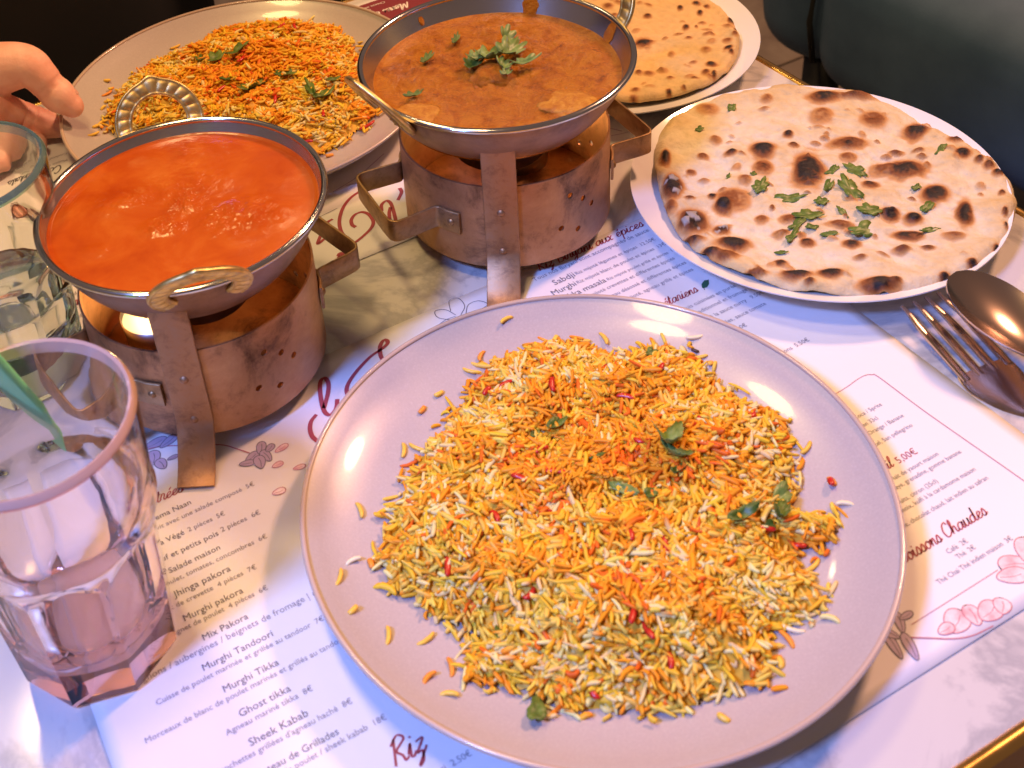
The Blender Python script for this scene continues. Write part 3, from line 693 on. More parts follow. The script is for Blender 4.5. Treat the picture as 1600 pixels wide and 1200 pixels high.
leaf(on_rice(933, 714, P1, R1), .008, .002, 0, (0, 0), 'hair-thin dark coriander stem above the centre of the near rice', None, M_leaf, 2, .5, 12)
leaf(on_rice(1218, 778, P1, R1, .002), .015, .007, 25, (.3, .1), 'green coriander leaf at the right edge of the near rice', None, M_leafp, 2, .8, 13)
leaf(on_rice(1157, 806, P1, R1, .001), .014, .006, -5, (.3, .0), 'rolled dark coriander leaf beside the red pepper strip', None, M_leaf, 2, 1.2, 14)
leaf(on_rice(1215, 806, P1, R1, .001), .010, .007, 60, (.4, .3), 'curled coriander loop under the right-edge leaf of the near rice', None, M_leaf, 2, 1.3, 15)
leaf(on_rice(1200, 824, P1, R1), .007, .005, 0, (.1, .1), 'small bright coriander bit right of the red pepper strip', None, M_leaf, 3, .4, 16)
leaf(on_rice(838, 1112, P1, R1), .013, .007, 50, (.1, .3), 'dark coriander leaf at the lower edge of the near rice', None, M_leaf, 3, .3, 17)
leaf(on_rice(1017, 553, P1, R1), .007, .005, 10, (.2, .1), 'small dark coriander bit at the top edge of the near rice', None, M_leaf, 4, .4, 18)
leaf(on_rice(778, 990, P1, R1), .008, .0025, 60, (.1, .3), 'thin dark coriander thread at the lower left of the near rice', None, M_leaf, 2, .5, 19)
for u, v, L_, Wd, a, lb in ((395, 136, .022, .013, 20, 'broad dark coriander leaf at the middle of the far rice'), (372, 80, .019, .008, 15, 'jagged coriander leaf at the top of the far rice'),
        (338, 92, .016, .010, 40, 'dark coriander leaf on the upper left of the far rice'), (312, 93, .010, .006, 40, 'small coriander bit at the far left of the far rice'),
        (445, 110, .015, .007, -40, 'hooked coriander leaf on the upper right of the far rice'), (486, 140, .020, .006, 80, 'upright pale coriander strip near the masala bowl handle'),
        (506, 150, .018, .007, 20, 'crumpled coriander leaf beside the upright strip'), (355, 126, .011, .005, -10, 'small coriander leaf left of the broad leaf'), (520, 125, .012, .004, 0, 'thin coriander curl at the right of the far rice')):
    leaf(on_rice(u, v, P2, R2, .001), L_, Wd, a, (random.uniform(-.3, .3), random.uniform(-.2, .3)), lb, None, M_leaf, 5, .5)

# ------------------------------------------------------------------ naan
CREAM = np.array((.66, .585, .42)); TAN = np.array((.58, .42, .20)); BROWN = np.array((.21, .066, .018)); CHAR = np.array((.014, .007, .006)); ASH = np.array((.42, .40, .37)); SCORCH = np.array((.50, .25, .085))
def naan(name, base, polypx, zedge, spots, seed, label, cream=CREAM, fold=None, nr=120, na=380, bub=1.0, rnd=60):
    rng = random.Random(seed)
    pts = [at(u, v, base.z+zedge) for u, v in polypx]
    c = sum(pts, Vector())/len(pts); c.z = base.z
    pol = crom([(p.x-c.x, p.y-c.y, 0) for p in pts], 8, closed=True)
    angs = np.array([math.atan2(p.y, p.x) for p in pol]); rad = np.array([math.hypot(p.x, p.y) for p in pol]); od = np.argsort(angs); angs, rad = angs[od], rad[od]
    SP = []
    for u, v, rx, ry, k in spots:
        p = at(u, v, base.z+zedge+.003); px_ = at(u+rx, v, base.z+zedge+.003); py_ = at(u, v+ry, base.z+zedge+.003)
        SP.append((p.x-c.x, p.y-c.y, (px_-p).xy, (py_-p).xy, k))
    for _ in range(rnd):
        a, r = rng.uniform(0, 6.283), .098*math.sqrt(rng.random()); s = rng.uniform(.0012, .0030); b = rng.uniform(0, 3.14)
        SP.append((r*math.cos(a), r*math.sin(a), Vector((s*math.cos(b), s*math.sin(b)))*1.6, Vector((-s*math.sin(b), s*math.cos(b))), rng.uniform(.2, .55)))
    SM = []
    for x, y, ax, ay, k in SP:
        det = ax.x*ay.y-ax.y*ay.x
        SM.append((x, y, ay.y/det, -ay.x/det, -ax.y/det, ax.x/det, k, max(ax.length, ay.length)*2.2))
    V, C = [], []
    for j in range(nr+1):
        t = j/nr
        for i in range(na):
            a = -math.pi+2*math.pi*i/na
            R_ = float(np.interp(a, angs, rad, period=2*math.pi))*(1+.006*noise.noise(Vector((math.cos(a)*9, math.sin(a)*9, seed))))
            x, y = R_*t*math.cos(a), R_*t*math.sin(a)
            q = Vector((x, y, 0))
            n1_ = noise.noise(q*26+Vector((seed, 0, 0))); n2_ = noise.noise(q*75+Vector((0, seed, 0))); n3_ = noise.noise(q*210); n4_ = noise.noise(q*480)
            e = max(0, (t-.95)/.05)
            z = zedge+.0028-.0012+.0022*n1_*bub+.0026*n2_*bub+.0008*n3_*bub + .0012*math.exp(-((t-.93)/.05)**2)
            z -= .0028*e**2.0
            char = 0.0; tan = .35+.55*n1_+.5*n2_+.35*max(0, t-.75)/.25
            ash = 0.0
            for sx, sy, m00, m01, m10, m11, k, rr in SM:
                dx, dy = x-sx, y-sy
                if abs(dx) > rr or abs(dy) > rr: continue
                uu, vv = m00*dx+m01*dy, m10*dx+m11*dy
                d2 = math.sqrt(uu*uu+vv*vv)*(1+.34*n2_+.16*n3_+.07*n4_)
                if d2 < 2.0:
                    w = math.exp(-(d2/.95)**3.2); char = max(char, w*abs(k)*(1+.30*n3_+.22*n4_+.15*n2_)); z += .0027*max(0, 1-d2*d2)*(.6+rr*22)*bub
                    if k < 0 and n3_+.5*n2_ > .02 and d2 < .85: ash = 1
            col = cream*(1-max(0, min(1, tan)))+TAN*max(0, min(1, tan)) if True else cream
            col = col*(1+.12*n3_+.08*n4_)
            if char > 0:
                for c0, c1, cA in ((.0, .30, SCORCH), (.30, .58, BROWN), (.58, .88, CHAR)):
                    if char > c0:
                        w = min(1, (char-c0)/(c1-c0)); w = w*w*(3-2*w); col = col*(1-w)+cA*w
            if ash: col = ASH*.8
            if fold is not None:
                z += fold(c.x+x, c.y+y)
            V.append((x, y, z)); C.append(np.clip(col, .01, .9))
    F = []
    for j in range(nr):
        for i in range(na):
            i2 = (i+1) % na; F.append((j*na+i, j*na+i2, (j+1)*na+i2, (j+1)*na+i))
    # underside
    off = len(V)
    for i in range(na):
        x, y, z = V[nr*na+i]; V.append((x*.985, y*.985, z-.0012)); C.append(TAN*.5)
    for i in range(na):
        x, y, z = V[nr*na+i]; V.append((x*.80, y*.80, zedge-.0035)); C.append(TAN*.8)
    for i in range(na):
        i2 = (i+1) % na; F.append((nr*na+i, nr*na+i2, off+i2, off+i)); F.append((off+i, off+i2, off+na+i2, off+na+i))
    F.append(tuple(off+na+i for i in range(na)))
    me = mkmesh(name, V, F); C = np.array(C)
    at_ = me.color_attributes.new('Col', 'FLOAT_COLOR', 'POINT'); at_.data.foreach_set('color', np.c_[C, np.ones(len(C))].astype('f').ravel())
    fix_normals(me)
    o = obj(name, me, None, M_naan, None, loc=c); tag(o, label, 'naan'); return o, c
npoly = [(1025, 222), (1058, 180), (1130, 148), (1230, 134), (1330, 144), (1400, 166), (1470, 204), (1530, 238), (1575, 275), (1588, 315), (1578, 360), (1550, 398), (1500, 428), (1430, 450), (1330, 459), (1240, 452), (1160, 428), (1092, 394), (1050, 350), (1028, 285)]
nspots = [(1262, 265, 26, 30, 1.0), (1192, 232, 22, 13, .95), (1328, 222, 30, 11, .75), (1288, 150, 28, 9, .85), (1365, 185, 24, 13, .7), (1285, 178, 20, 14, .5), (1432, 202, 22, 12, .95), (1413, 262, 36, 15, .9), (1380, 262, 22, 12, .6), (1462, 299, 23, 15, 1.0), (1508, 332, 13, 22, 1.0), (1143, 308, 32, 19, .6), (1130, 318, 16, 12, .95), (1113, 304, 8, 7, .95), (1051, 290, 17, 20, -1.0), (1083, 343, 24, 18, -1.0), (1040, 246, 9, 14, .9), (1127, 356, 13, 9, -.85), (1145, 378, 30, 11, 1.0), (1135, 398, 20, 8, .75), (1245, 428, 28, 9, 1.0), (1298, 426, 24, 9, .95), (1265, 441, 10, 5, .75), (1375, 440, 28, 10, 1.0), (1400, 436, 10, 6, .8), (1420, 365, 26, 8, .95), (1391, 332, 15, 10, .95), (1428, 338, 15, 9, 1.0), (1331, 378, 16, 8, .85), (1312, 350, 24, 8, .6), (1360, 288, 15, 8, .8), (1190, 340, 12, 8, .6), (1232, 340, 15, 8, .65), (1261, 376, 12, 7, .85), (1222, 362, 14, 6, .6), (1220, 408, 12, 7, .85), (1192, 260, 15, 13, .7), (1143, 238, 12, 6, .8), (1098, 240, 9, 5, .7), (1118, 215, 10, 6, .5), (1232, 208, 9, 6, .85), (1240, 225, 9, 6, .7), (1105, 170, 18, 9, .5), (1198, 153, 10, 6, .5), (1503, 240, 14, 8, .95), (1496, 216, 14, 6, .85), (1560, 385, 9, 8, 1.0), (1566, 300, 5, 6, .85), (1570, 330, 5, 6, .9), (1572, 350, 4, 6, .95), (1560, 268, 10, 6, .9), (1545, 258, 10, 6, .8), (1530, 250, 8, 6, .7), (1490, 365, 22, 7, .5), (1325, 243, 16, 8, .55), (1400, 236, 14, 4, .6), (1435, 236, 11, 4, .6), (1080, 265, 8, 5, .7), (1163, 280, 13, 9, .5), (1345, 400, 12, 5, .5), (1410, 388, 16, 6, .6), (1450, 383, 12, 4, .7), (1477, 428, 10, 6, 1.0), (1520, 408, 10, 6, .9), (1078, 308, 10, 5, .7), (1335, 150, 30, 5, .7), (1082, 372, 22, 6, .75), (1110, 392, 18, 6, .85), (1180, 425, 22, 5, .7), (1070, 350, 14, 8, .7), (1048, 320, 10, 10, .6)]
NA1, NC1 = naan('naan', P3, npoly, .0185, nspots, 3.3, 'round naan with charred blisters and chopped coriander on top')
fl_pts = [at(u, v, .025) for u, v in ((940, 82), (990, 65), (1028, 54), (1077, 45), (1121, 42), (1150, 44), (1200, 52))]
def foldf(x, y):
    for a, b in zip(fl_pts[:-1], fl_pts[1:]):
        d = (b-a).xy; L_ = d.length; t = ((x-a.x)*d.x+(y-a.y)*d.y)/(L_*L_)
        if 0 <= t <= 1:
            s = (d.x*(y-a.y)-d.y*(x-a.x))/L_
            return .0032/(1+math.exp(max(-60, min(60, s/.0004))))
    s = y-fl_pts[0].y if x < fl_pts[0].x else y-fl_pts[-1].y
    return .0032/(1+math.exp(max(-60, min(60, s/.0004))))
npoly2 = [(1155, 60), (1150, 95), (1125, 125), (1080, 148), (1030, 160), (975, 164), (920, 158), (880, 130), (860, 85), (880, 30), (930, -15), (1000, -28), (1060, -22), (1110, 0), (1140, 25)]
nspots2 = [(1006, 68, 16, 11, 1.0), (1063, 10, 5, 4, .9), (1088, 3, 7, 4, .9), (1094, 17, 5, 4, 1.0), (1104, 7, 5, 3, .8), (1143, 28, 6, 6, 1.0), (1150, 45, 4, 6, .8), (1012, 23, 7, 4, .75), (1072, 40, 6, 5, .8), (1088, 39, 3, 3, .6), (1138, 80, 7, 4, .95), (1142, 86, 4, 4, .9), (1111, 103, 8, 4, 1.0), (1103, 116, 6, 5, .8), (1115, 120, 4, 5, .9), (1045, 148, 5, 4, .8), (1068, 142, 4, 3, .7), (990, 156, 6, 4, .6), (1103, 83, 9, 6, .45), (1049, 88, 5, 5, .45), (1035, 113, 8, 4, .5), (1013, 118, 10, 5, .55), (998, 117, 7, 5, .6), (993, 143, 7, 4, .6), (1039, 63, 5, 4, .5), (1076, 63, 6, 3, .55), (1103, 58, 6, 4, .5), (1112, 57, 5, 3, .5), (950, 8, 9, 6, .6), (960, 22, 7, 4, .5), (1148, 60, 6, 5, .6), (1085, 128, 7, 3, .7), (1047, 127, 7, 3, .5), (1136, 68, 8, 4, .6)]
naan('naan', P4, npoly2, .016, nspots2, 8.1, 'plain folded golden naan behind the masala bowl', np.array((.72, .46, .19)), foldf, 80, 260, .6, 90)
def on_naan(u, v, lift=0.0):
    dg = bpy.context.evaluated_depsgraph_get(); dg.update()
    p = at(u, v, .05); q = at(u, v, .0); d = (q-p)
    hit, loc, nrm, fi = NA1.ray_cast(NA1.matrix_world.inverted() @ p, d.normalized())
    return (NA1.matrix_world @ loc) + Vector((0, 0, .0010+lift)) if hit else at(u, v, .024)
bpy.context.view_layer.update()
NL = [(1143, 170, .010, .007, 30, 'small ragged coriander leaf at the upper left of the topped naan'), (1093, 203, .007, .006, 10, 'tiny coriander leaf near the left edge of the topped naan'),
      (1188, 292, .018, .011, 25, 'jagged coriander leaf left of the big char spot'), (1230, 312, .024, .009, -25, 'long coriander sprig running down from the big char spot'),
      (1262, 338, .020, .012, -30, 'broad coriander leaf at the lower middle of the topped naan'), (1283, 316, .010, .009, 0, 'small square coriander bit at the centre of the topped naan'),
      (1295, 290, .022, .006, 30, 'slim coriander stem right of the big char spot'), (1300, 268, .014, .006, 10, 'dark coriander curl above the slim stem'),
      (1336, 268, .018, .011, 95, 'upright coriander leaf above the central sprig'), (1328, 298, .028, .014, 70, 'largest coriander sprig at the centre of the topped naan'),
      (1358, 330, .016, .013, -30, 'coriander leaf right of the largest sprig'), (1354, 360, .028, .013, -5, 'wide three-lobed coriander leaf below the largest sprig'),
      (1316, 333, .012, .005, 80, 'glossy upright coriander strip under the largest sprig'), (1245, 352, .016, .007, 10, 'glossy coriander leaf with oil drops below the broad leaf'),
      (1238, 370, .018, .006, 20, 'slim coriander leaf at the lower left of the topped naan'), (1268, 356, .009, .007, -20, 'small coriander bit beside the oily leaf'),
      (1220, 396, .009, .004, -35, 'dark coriander thread near the lower left char'), (1448, 325, .014, .007, 15, 'curled coriander bit above the right char spots'),
      (1452, 361, .016, .005, -10, 'oily coriander strip at the lower right of the topped naan'), (1470, 235, .014, .005, 15, 'dark coriander bit at the upper right of the topped naan'),
      (1431, 294, .008, .005, 0, 'pale green coriander fleck left of the round right char'), (1177, 273, .006, .005, 30, 'bright green coriander fleck on the left of the topped naan'),
      (1138, 277, .007, .003, 40, 'hair-thin coriander bit at the left of the topped naan'), (1295, 367, .012, .005, -25, 'thin coriander ring left of the three-lobed leaf')]
for i, (u, v, L_, Wd, a, lb) in enumerate(NL):
    leaf(on_naan(u, v, -.0006), L_*.80, Wd*.72, a, (random.uniform(-.2, .2), random.uniform(-.2, .2)), lb, None, M_leaf, 6 if Wd > .008 else 4, .18, 200+i)

# ------------------------------------------------------------------ brazier stands and bowls
def stand(loc, front_az, handle_az, label):
    o = empty('copper_brazier', loc); tag(o, label, 'brazier')
    R_, z0, z1, th = .0636, .0100, .0685, .0011
    V, F = lathe([(R_, z0), (R_, z0+.02), (R_, z0+.04), (R_, z1), (R_-th, z1), (R_-th, z0)], 144, closed=True)
    ring = obj('ring_wall', V, F, M_copper, o); fix_normals(ring.data)
    cut = bmesh.new()
    for hz in (front_az+38, front_az+212, front_az+128):
        for da, z in ((-6, .031), (5, .025), (9, .045), (0, .052), (16, .037)):
            a = math.radians(hz+da)
            mt = Matrix.Translation((R_*math.cos(a), R_*math.sin(a), z)) @ Matrix.Rotation(a, 4, 'Z') @ Matrix.Rotation(math.pi/2, 4, 'Y')
            bmesh.ops.create_cone(cut, cap_ends=True, segments=12, radius1=.0020, radius2=.0020, depth=.012, matrix=mt)
    cme = bpy.data.meshes.new('cut'); cut.to_mesh(cme); cut.free(); co = bpy.data.objects.new('cut', cme); COL.objects.link(co); co.parent = o
    bo = ring.modifiers.new('b', 'BOOLEAN'); bo.object = co; bo.operation = 'DIFFERENCE'; bo.solver = 'EXACT'
    bpy.context.view_layer.update(); me = evald(ring); ring.modifiers.clear(); ring.data = me; bpy.data.objects.remove(co)
    autosmooth(ring.data, 40)
    fp = obj('floor_plate', *lathe([(0, .0150), (R_-.0014, .0150), (R_-.0014, .0138), (0, .0138)], 96), M_copper, o)
    for k in range(3):
        a = math.radians(front_az+(0, 147, 213)[k]); d = Vector((math.cos(a), math.sin(a), 0)); up = Vector((-math.sin(a), math.cos(a), 0))
        pr = [(.0633, .1005), (.0655, .096), (.0652, .085), (.0652, .06), (.0652, .030), (.0665, .021), (.0735, .0125), (.0830, .0045), (.0905, .0012)]
        path = crom([d*r+Vector((0, 0, z)) for r, z in pr], 4)
        V, F = [], []
        ringp = rrect(.0195, .0019, .0006, 2)
        V, F = sweep(path, ringp, up=up.cross(Vector((0, 0, 1))))
        # width must run along the tangent direction
        V, F = [], []; n = len(ringp)
        for i, p in enumerate(path):
            t = (path[min(i+1, len(path)-1)]-path[max(i-1, 0)]).normalized(); nrm = t.cross(up).normalized()
            for x, y in ringp: V.append(p+up*x+nrm*y)
        for i in range(len(path)-1):
            for j in range(n): F.append((i*n+j, i*n+(j+1) % n, (i+1)*n+(j+1) % n, (i+1)*n+j))
        F.append(tuple(range(n))); F.append(tuple((len(path)-1)*n+j for j in range(n)))
        lg = obj('leg', V, F, M_strap, o); autosmooth(lg.data, 45)
        for z in (.052, .024):
            V, F = lathe([(0, .0016), (.0012, .0014), (.0021, .0007), (.0025, 0)], 14)
            rv = obj('rivet', V, F, M_strap, lg)
            rv.matrix_local = Matrix.Translation(d*.0660+Vector((0, 0, z))) @ d.to_track_quat('Z', 'Y').to_matrix().to_4x4()
    for s in (0, 180):
        a = math.radians(handle_az+s); d = Vector((math.cos(a), math.sin(a), 0)); t = Vector((-d.y, d.x, 0)); zc = .040
        hw = .0255
        def onr(ang, r=.0650): return Vector((r*math.cos(ang), r*math.sin(ang), zc))
        a1 = math.asin(hw/.0650)
        P = [onr(a-a1-.26), onr(a-a1-.13), onr(a-a1-.02), d*.0665-t*hw*1.04+Vector((0, 0, zc)), d*.083-t*hw*1.08+Vector((0, 0, zc)), d*.0878-t*(hw*1.0)+Vector((0, 0, zc)), d*.0892-t*(hw*.75)+Vector((0, 0, zc)), d*.0892+Vector((0, 0, zc))]
        Pm = [d*(2*p.dot(d))-Vector((p.x, p.y, 0)) if False else (d*p.dot(d)-t*p.dot(t)+Vector((0, 0, zc))) for p in P[:-1]]
        path = crom(P+Pm[::-1], 5)
        V, F = sweep(path, rrect(.0016, .0150, .0005, 2))
        hd = obj('handle', V, F, M_handle, o); autosmooth(hd.data, 45)
        for sg in (-1, 1):
            ang = a+sg*(a1+.17); dd = Vector((math.cos(ang), math.sin(ang), 0))
            V, F = lathe([(0, .0015), (.0012, .0013), (.0021, .0006), (.0024, 0)], 14)
            rv = obj('rivet', V, F, M_handle, hd); rv.matrix_local = Matrix.Translation(dd*.0657+Vector((0, 0, zc))) @ dd.to_track_quat('Z', 'Y').to_matrix().to_4x4()
    return o
S1 = Vector((-.1000, .5275, .0011)); S2 = Vector((.0832, .6285, .0011))
stand(S1, -95, 35, 'copper brazier with tea light under the tomato curry bowl')
stand(S2, -101, 19, 'copper brazier under the masala bowl with coriander')
def candle(loc, label, off=(0, 0)):
    o = empty('tea_light', loc); tag(o, label, 'candle')
    obj('cup', *lathe([(0, 0), (.0185, 0), (.0195, .016), (.0190, .016), (.0181, .001), (0, .001)], 48), M_tin, o)
    obj('wax', *lathe([(0, .0125), (.008, .0123), (.0183, .0130), (.0183, .002), (0, .002)], 48), M_wax, o)
    V, F = sweep([(0, 0, .012), (.0004, 0, .017)], circ(.0006, 6), up=Vector((0, 1, 0))); obj('wick', V, F, M_black, o)
    obj('flame', *lathe([(.0001, .017), (.0022, .0195), (.0026, .022), (.0018, .026), (.0006, .031), (.0001, .033)], 16), M_flame, o)
    ld = bpy.data.lights.new('candle_flame', 'POINT'); ld.energy = .09; ld.color = (1, .55, .2); ld.shadow_soft_size = .006
    lo = bpy.data.objects.new('flame_light', ld); COL.objects.link(lo); lo.parent = o; lo.location = (0, 0, .030)
candle(S1+Vector((-.031, .014, .0152)), 'lit tea light inside the brazier under the tomato curry')
candle(S2+Vector((.014, .037, .0152)), 'lit tea light inside the brazier under the masala curry')

def karahi(loc, R_, az, label, feet=True):
    """loc = centre of the rim circle at table level, rim at z = .1173"""
    o = empty('karahi_bowl', loc); tag(o, label, 'bowl')
    k = R_/.0758; zr = .1162
    outer = [(0, .0700), (.030*k, .0702), (.040*k, .0725), (.050*k, .0785), (.0595*k, .0880), (.0665*k, .0985), (.0715*k, .1085), (.0742*k, zr)]
    inner = [(.0738*k, zr), (.0700*k, .1085), (.0650*k, .0990), (.0580*k, .0892), (.048*k, .080), (.038*k, .0745), (.028*k, .0722), (0, .0720)]
    V, F = lathe([(max(p.x, .0001), p.z) for p in crom([(r, 0, z) for r, z in outer], 4)], 128); obj('outer_shell', V, F, M_bowlout, o); 
    V, F = lathe([(max(p.x, .0001), p.z) for p in crom([(r, 0, z) for r, z in inner], 4)], 128); obj('inner_lining', V, F, M_steel, o)
    V, F = lathe([(R_-.0014+.0019*math.cos(2*math.pi*i/14), zr+.0002+.0017*math.sin(2*math.pi*i/14)) for i in range(14)], 160, closed=True); obj('rolled_rim', V, F, M_rim, o)
    if feet:
        V, F = lathe([(.0001, .0515), (.024*k, .0515), (.0265*k, .0530), (.0255*k, .0700), (.0001, .0700)], 64); obj('foot', V, F, M_foot, o)
    for a in az:
        a = math.radians(a); d = Vector((math.cos(a), math.sin(a), 0)); t = Vector((-d.y, d.x, 0)); lean = math.radians(33)
        w = (Vector((0, 0, 1))*math.cos(lean)+d*math.sin(lean)); nn = w.cross(t).normalized()
        if nn.dot(d) < 0: nn = -nn
        org = d*(R_+.0012)+Vector((0, 0, zr+.0015))
        NA_, NR_ = 150, 15; V, F = [], []
        for side in (1, -1):
            for i in range(NA_+1):
                ph = math.radians(-42+264*i/NA_)
                point = .0022*math.exp(-((ph-math.pi/2)/.16)**2)
                for j in range(NR_):
                    s = j/(NR_-1); r_in, r_out = .0152, .0252+point
                    r = r_in+(r_out-r_in)*s
                    ph2 = ph+.10*(s-.5)*(1 if ph < math.pi/2 else -1)
                    lobe = abs(math.sin(ph2*11))**.6
                    prof_ = .0010+.0007*math.exp(-((s-.06)/.06)**2)+.0006*math.exp(-((s-.93)/.06)**2)
                    mid = math.exp(-((s-.50)/.30)**4)
                    prof_ += .0008*lobe*mid
                    edge = 1 if 0 < j < NR_-1 else .25
                    if i in (0, NA_): edge *= .3
                    V.append(org+t*(r*math.cos(ph))+w*(r*math.sin(ph))+nn*(side*prof_*edge))
        n1_ = (NA_+1)*NR_
        for sd in (0, 1):
            for i in range(NA_):
                for j in range(NR_-1):
                    b = sd*n1_+i*NR_+j; F.append((b, b+1, b+NR_+1, b+NR_))
        for i in range(NA_):
            for j in (0, NR_-1):
                b = i*NR_+j; F.append((b, b+NR_, n1_+b+NR_, n1_+b))
        for j in range(NR_-1):
            F.append((j, j+1, n1_+j+1, n1_+j)); b = NA_*NR_+j; F.append((b, b+1, n1_+b+1, n1_+b))
        h = obj('handle', V, F, M_brassh, o); fix_normals(h.data)
    return o
B1 = Vector((-.0988, .5267, .0011)); B2 = Vector((.0809, .6304, .0011))
karahi(B1, .0758, (102, -80), 'karahi bowl full of smooth bright orange tomato curry')
karahi(B2, .0809, (-150, 29), 'karahi bowl of brown masala curry with coriander on top')

def curry(name, loc, R_, z, M, fn, label, nr=110, na=260, edge=None):
    V, F = [], []
    for j in range(nr+1):
        t = max(j/nr, .002)
        for i in range(na):
            a = 2*math.pi*i/na; x, y = R_*t*math.cos(a), R_*t*math.sin(a)
            zz = fn(x, y, t) if j < nr else 0
            V.append((x, y, z+zz))
    for j in range(nr):
        for i in range(na): F.append((j*na+i, j*na+(i+1) % na, (j+1)*na+(i+1) % na, (j+1)*na+i))
    b = len(V)
    for i in range(na): V.append((V[nr*na+i][0]*.80, V[nr*na+i][1]*.80, z-.022))
    for i in range(na): F.append((nr*na+i, nr*na+(i+1) % na, b+(i+1) % na, b+i))
    F.append(tuple(b+i for i in range(na))); F.append(tuple(range(na-1, -1, -1)))
    o = obj(name, V, F, M); o.location = loc; fix_normals(o.data); tag(o, label, 'curry'); return o
ch1 = [(at(u, v, .112)-B1, r, h) for u, v, r, h in ((378, 335, .017, .0024), (255, 352, .009, .0018), (185, 315, .012, .0014), (290, 290, .020, .0010), (300, 230, .018, .0009), (290, 320, .008, .0012), (150, 390, .006, .0008))]
def f_cur1(x, y, t):
    q = Vector((x, y, 0)); z = .0004*noise.noise(q*45)*(1-t**6)
    for c, r, h in ch1:
        d = math.hypot(x-c.x, (y-c.y)*1.35)/r
        if d < 1.8: z += .75*h*max(0, 1-(d/1.8)**2)**2*(1.3+.8*noise.noise(q*150)+.35*noise.noise(q*420)+.4*noise.noise(q*1000))
    return z + .0010*max(0, (t-.965)/.035)
C1 = curry('tomato_curry', B1, .0714, .1095, M_cur1, f_cur1, 'smooth bright orange tomato curry filling the near bowl')
def f_cur2(x, y, t):
    q = Vector((x, y, 0)); e = (1-t**8)
    return e*(.0022*noise.noise(q*38)+.0022*noise.noise(q*110)+.0016*abs(noise.noise(q*260))+.0008*noise.noise(q*700)) + .0008*max(0, (t-.97)/.03)
C2 = curry('masala_curry', B2, .0735, .1045, M_cur2, f_cur2, 'grainy brown orange masala curry with oily glints')
ZC2 = .1045+.0011
for u, v, r, kz in ((650, 178, .012, .20), (885, 160, .014, .20), (770, 118, .011, .6)):
    p = at(u, v, ZC2+.001); bm = bmesh.new(); bmesh.ops.create_icosphere(bm, subdivisions=4, radius=r)
    for vv in bm.verts:
        n_ = noise.noise(vv.co*120+Vector((u, 0, 0)))+.5*noise.noise(vv.co*320); vv.co *= 1+.22*n_; vv.co.z *= kz; vv.co.x *= 1.15
    me = bpy.data.meshes.new('c'); bm.to_mesh(me); bm.free(); me.polygons.foreach_set('use_smooth', [True]*len(me.polygons))
    o = obj('vegetable_chunk', me, None, M_chunk if r > .011 else M_cur2, C2); o.location = p-B2-Vector((0, 0, .0012))
def smear(az0, az1, z0, z1, seed):
    V, F = [], []; n, m_ = 14, 10; kk = .0809/.0758
    for j in range(m_+1):
        for i in range(n+1):
            u, v = i/n, j/m_
            w = .5+.5*math.sin(math.pi*v)*(1+.5*noise.noise(Vector((v*4, seed, 0))))
            a = math.radians(az0+(az1-az0)*(.5+(u-.5)*w)); z = z0+(z1-z0)*v
            r = float(np.interp(z, [.0892, .0990, .1085, .1162], [.0580*kk, .0650*kk, .0700*kk, .0738*kk]))-.0003-.0007*math.sin(math.pi*u)*math.sin(math.pi*min(1, v+.2))
            V.append((r*math.cos(a), r*math.sin(a), z))
    for j in range(m_):
        for i in range(n): b = j*(n+1)+i; F.append((b, b+1, b+n+2, b+n+1))
    obj('sauce_smear', V, F, M_cur2, C2)
smear(60, 68, .103, .1150, 1); smear(12, 19, .103, .1160, 2); smear(118, 121, .107, .1120, 3)
def on_c2(u, v, l=0): return at(u, v, ZC2+.0012+l)
for u, v, L_, Wd, a, tl, lb, M_ in ((790, 62, .015, .011, 70, (.5, -.5), 'upright pale coriander leaf at the top of the curry garnish', M_leafp), (795, 82, .022, .013, 20, (.3, .2), 'pale coriander leaf in the middle of the curry garnish', M_leafp),
        (765, 92, .018, .013, 10, (-.2, .3), 'crinkled pale coriander leaf in the curry garnish', M_leafp), (738, 103, .014, .010, 30, (.2, .1), 'dark wet coriander leaf at the left of the curry garnish', M_leaf),
        (785, 104, .012, .009, 60, (.4, .1), 'coriander leaf at the foot of the curry garnish', M_leafp), (822, 98, .018, .005, -8, (.1, 0), 'slim coriander stem at the right of the curry garnish', M_leafp),
        (745, 92, .013, .008, -10, (.1, .2), 'small coriander leaf at the back of the curry garnish', M_leafp), (790, 116, .007, .005, 0, (.1, .1), 'tiny coriander bit below the curry garnish', M_leafp),
        (667, 94, .012, .005, 30, (.05, 0), 'dark coriander bit floating left of the curry garnish', M_leaf), (712, 64, .011, .004, 45, (.05, 0), 'dark coriander bit floating behind the curry garnish', M_leaf), (646, 150, .011, .004, -10, (.05, 0), 'dark coriander bit floating by the potato chunk', M_leaf)):
    leaf(on_c2(u, v, .004 if M_ is M_leafp else .001), L_, Wd, a, tl, lb, None, M_, 7, .7)

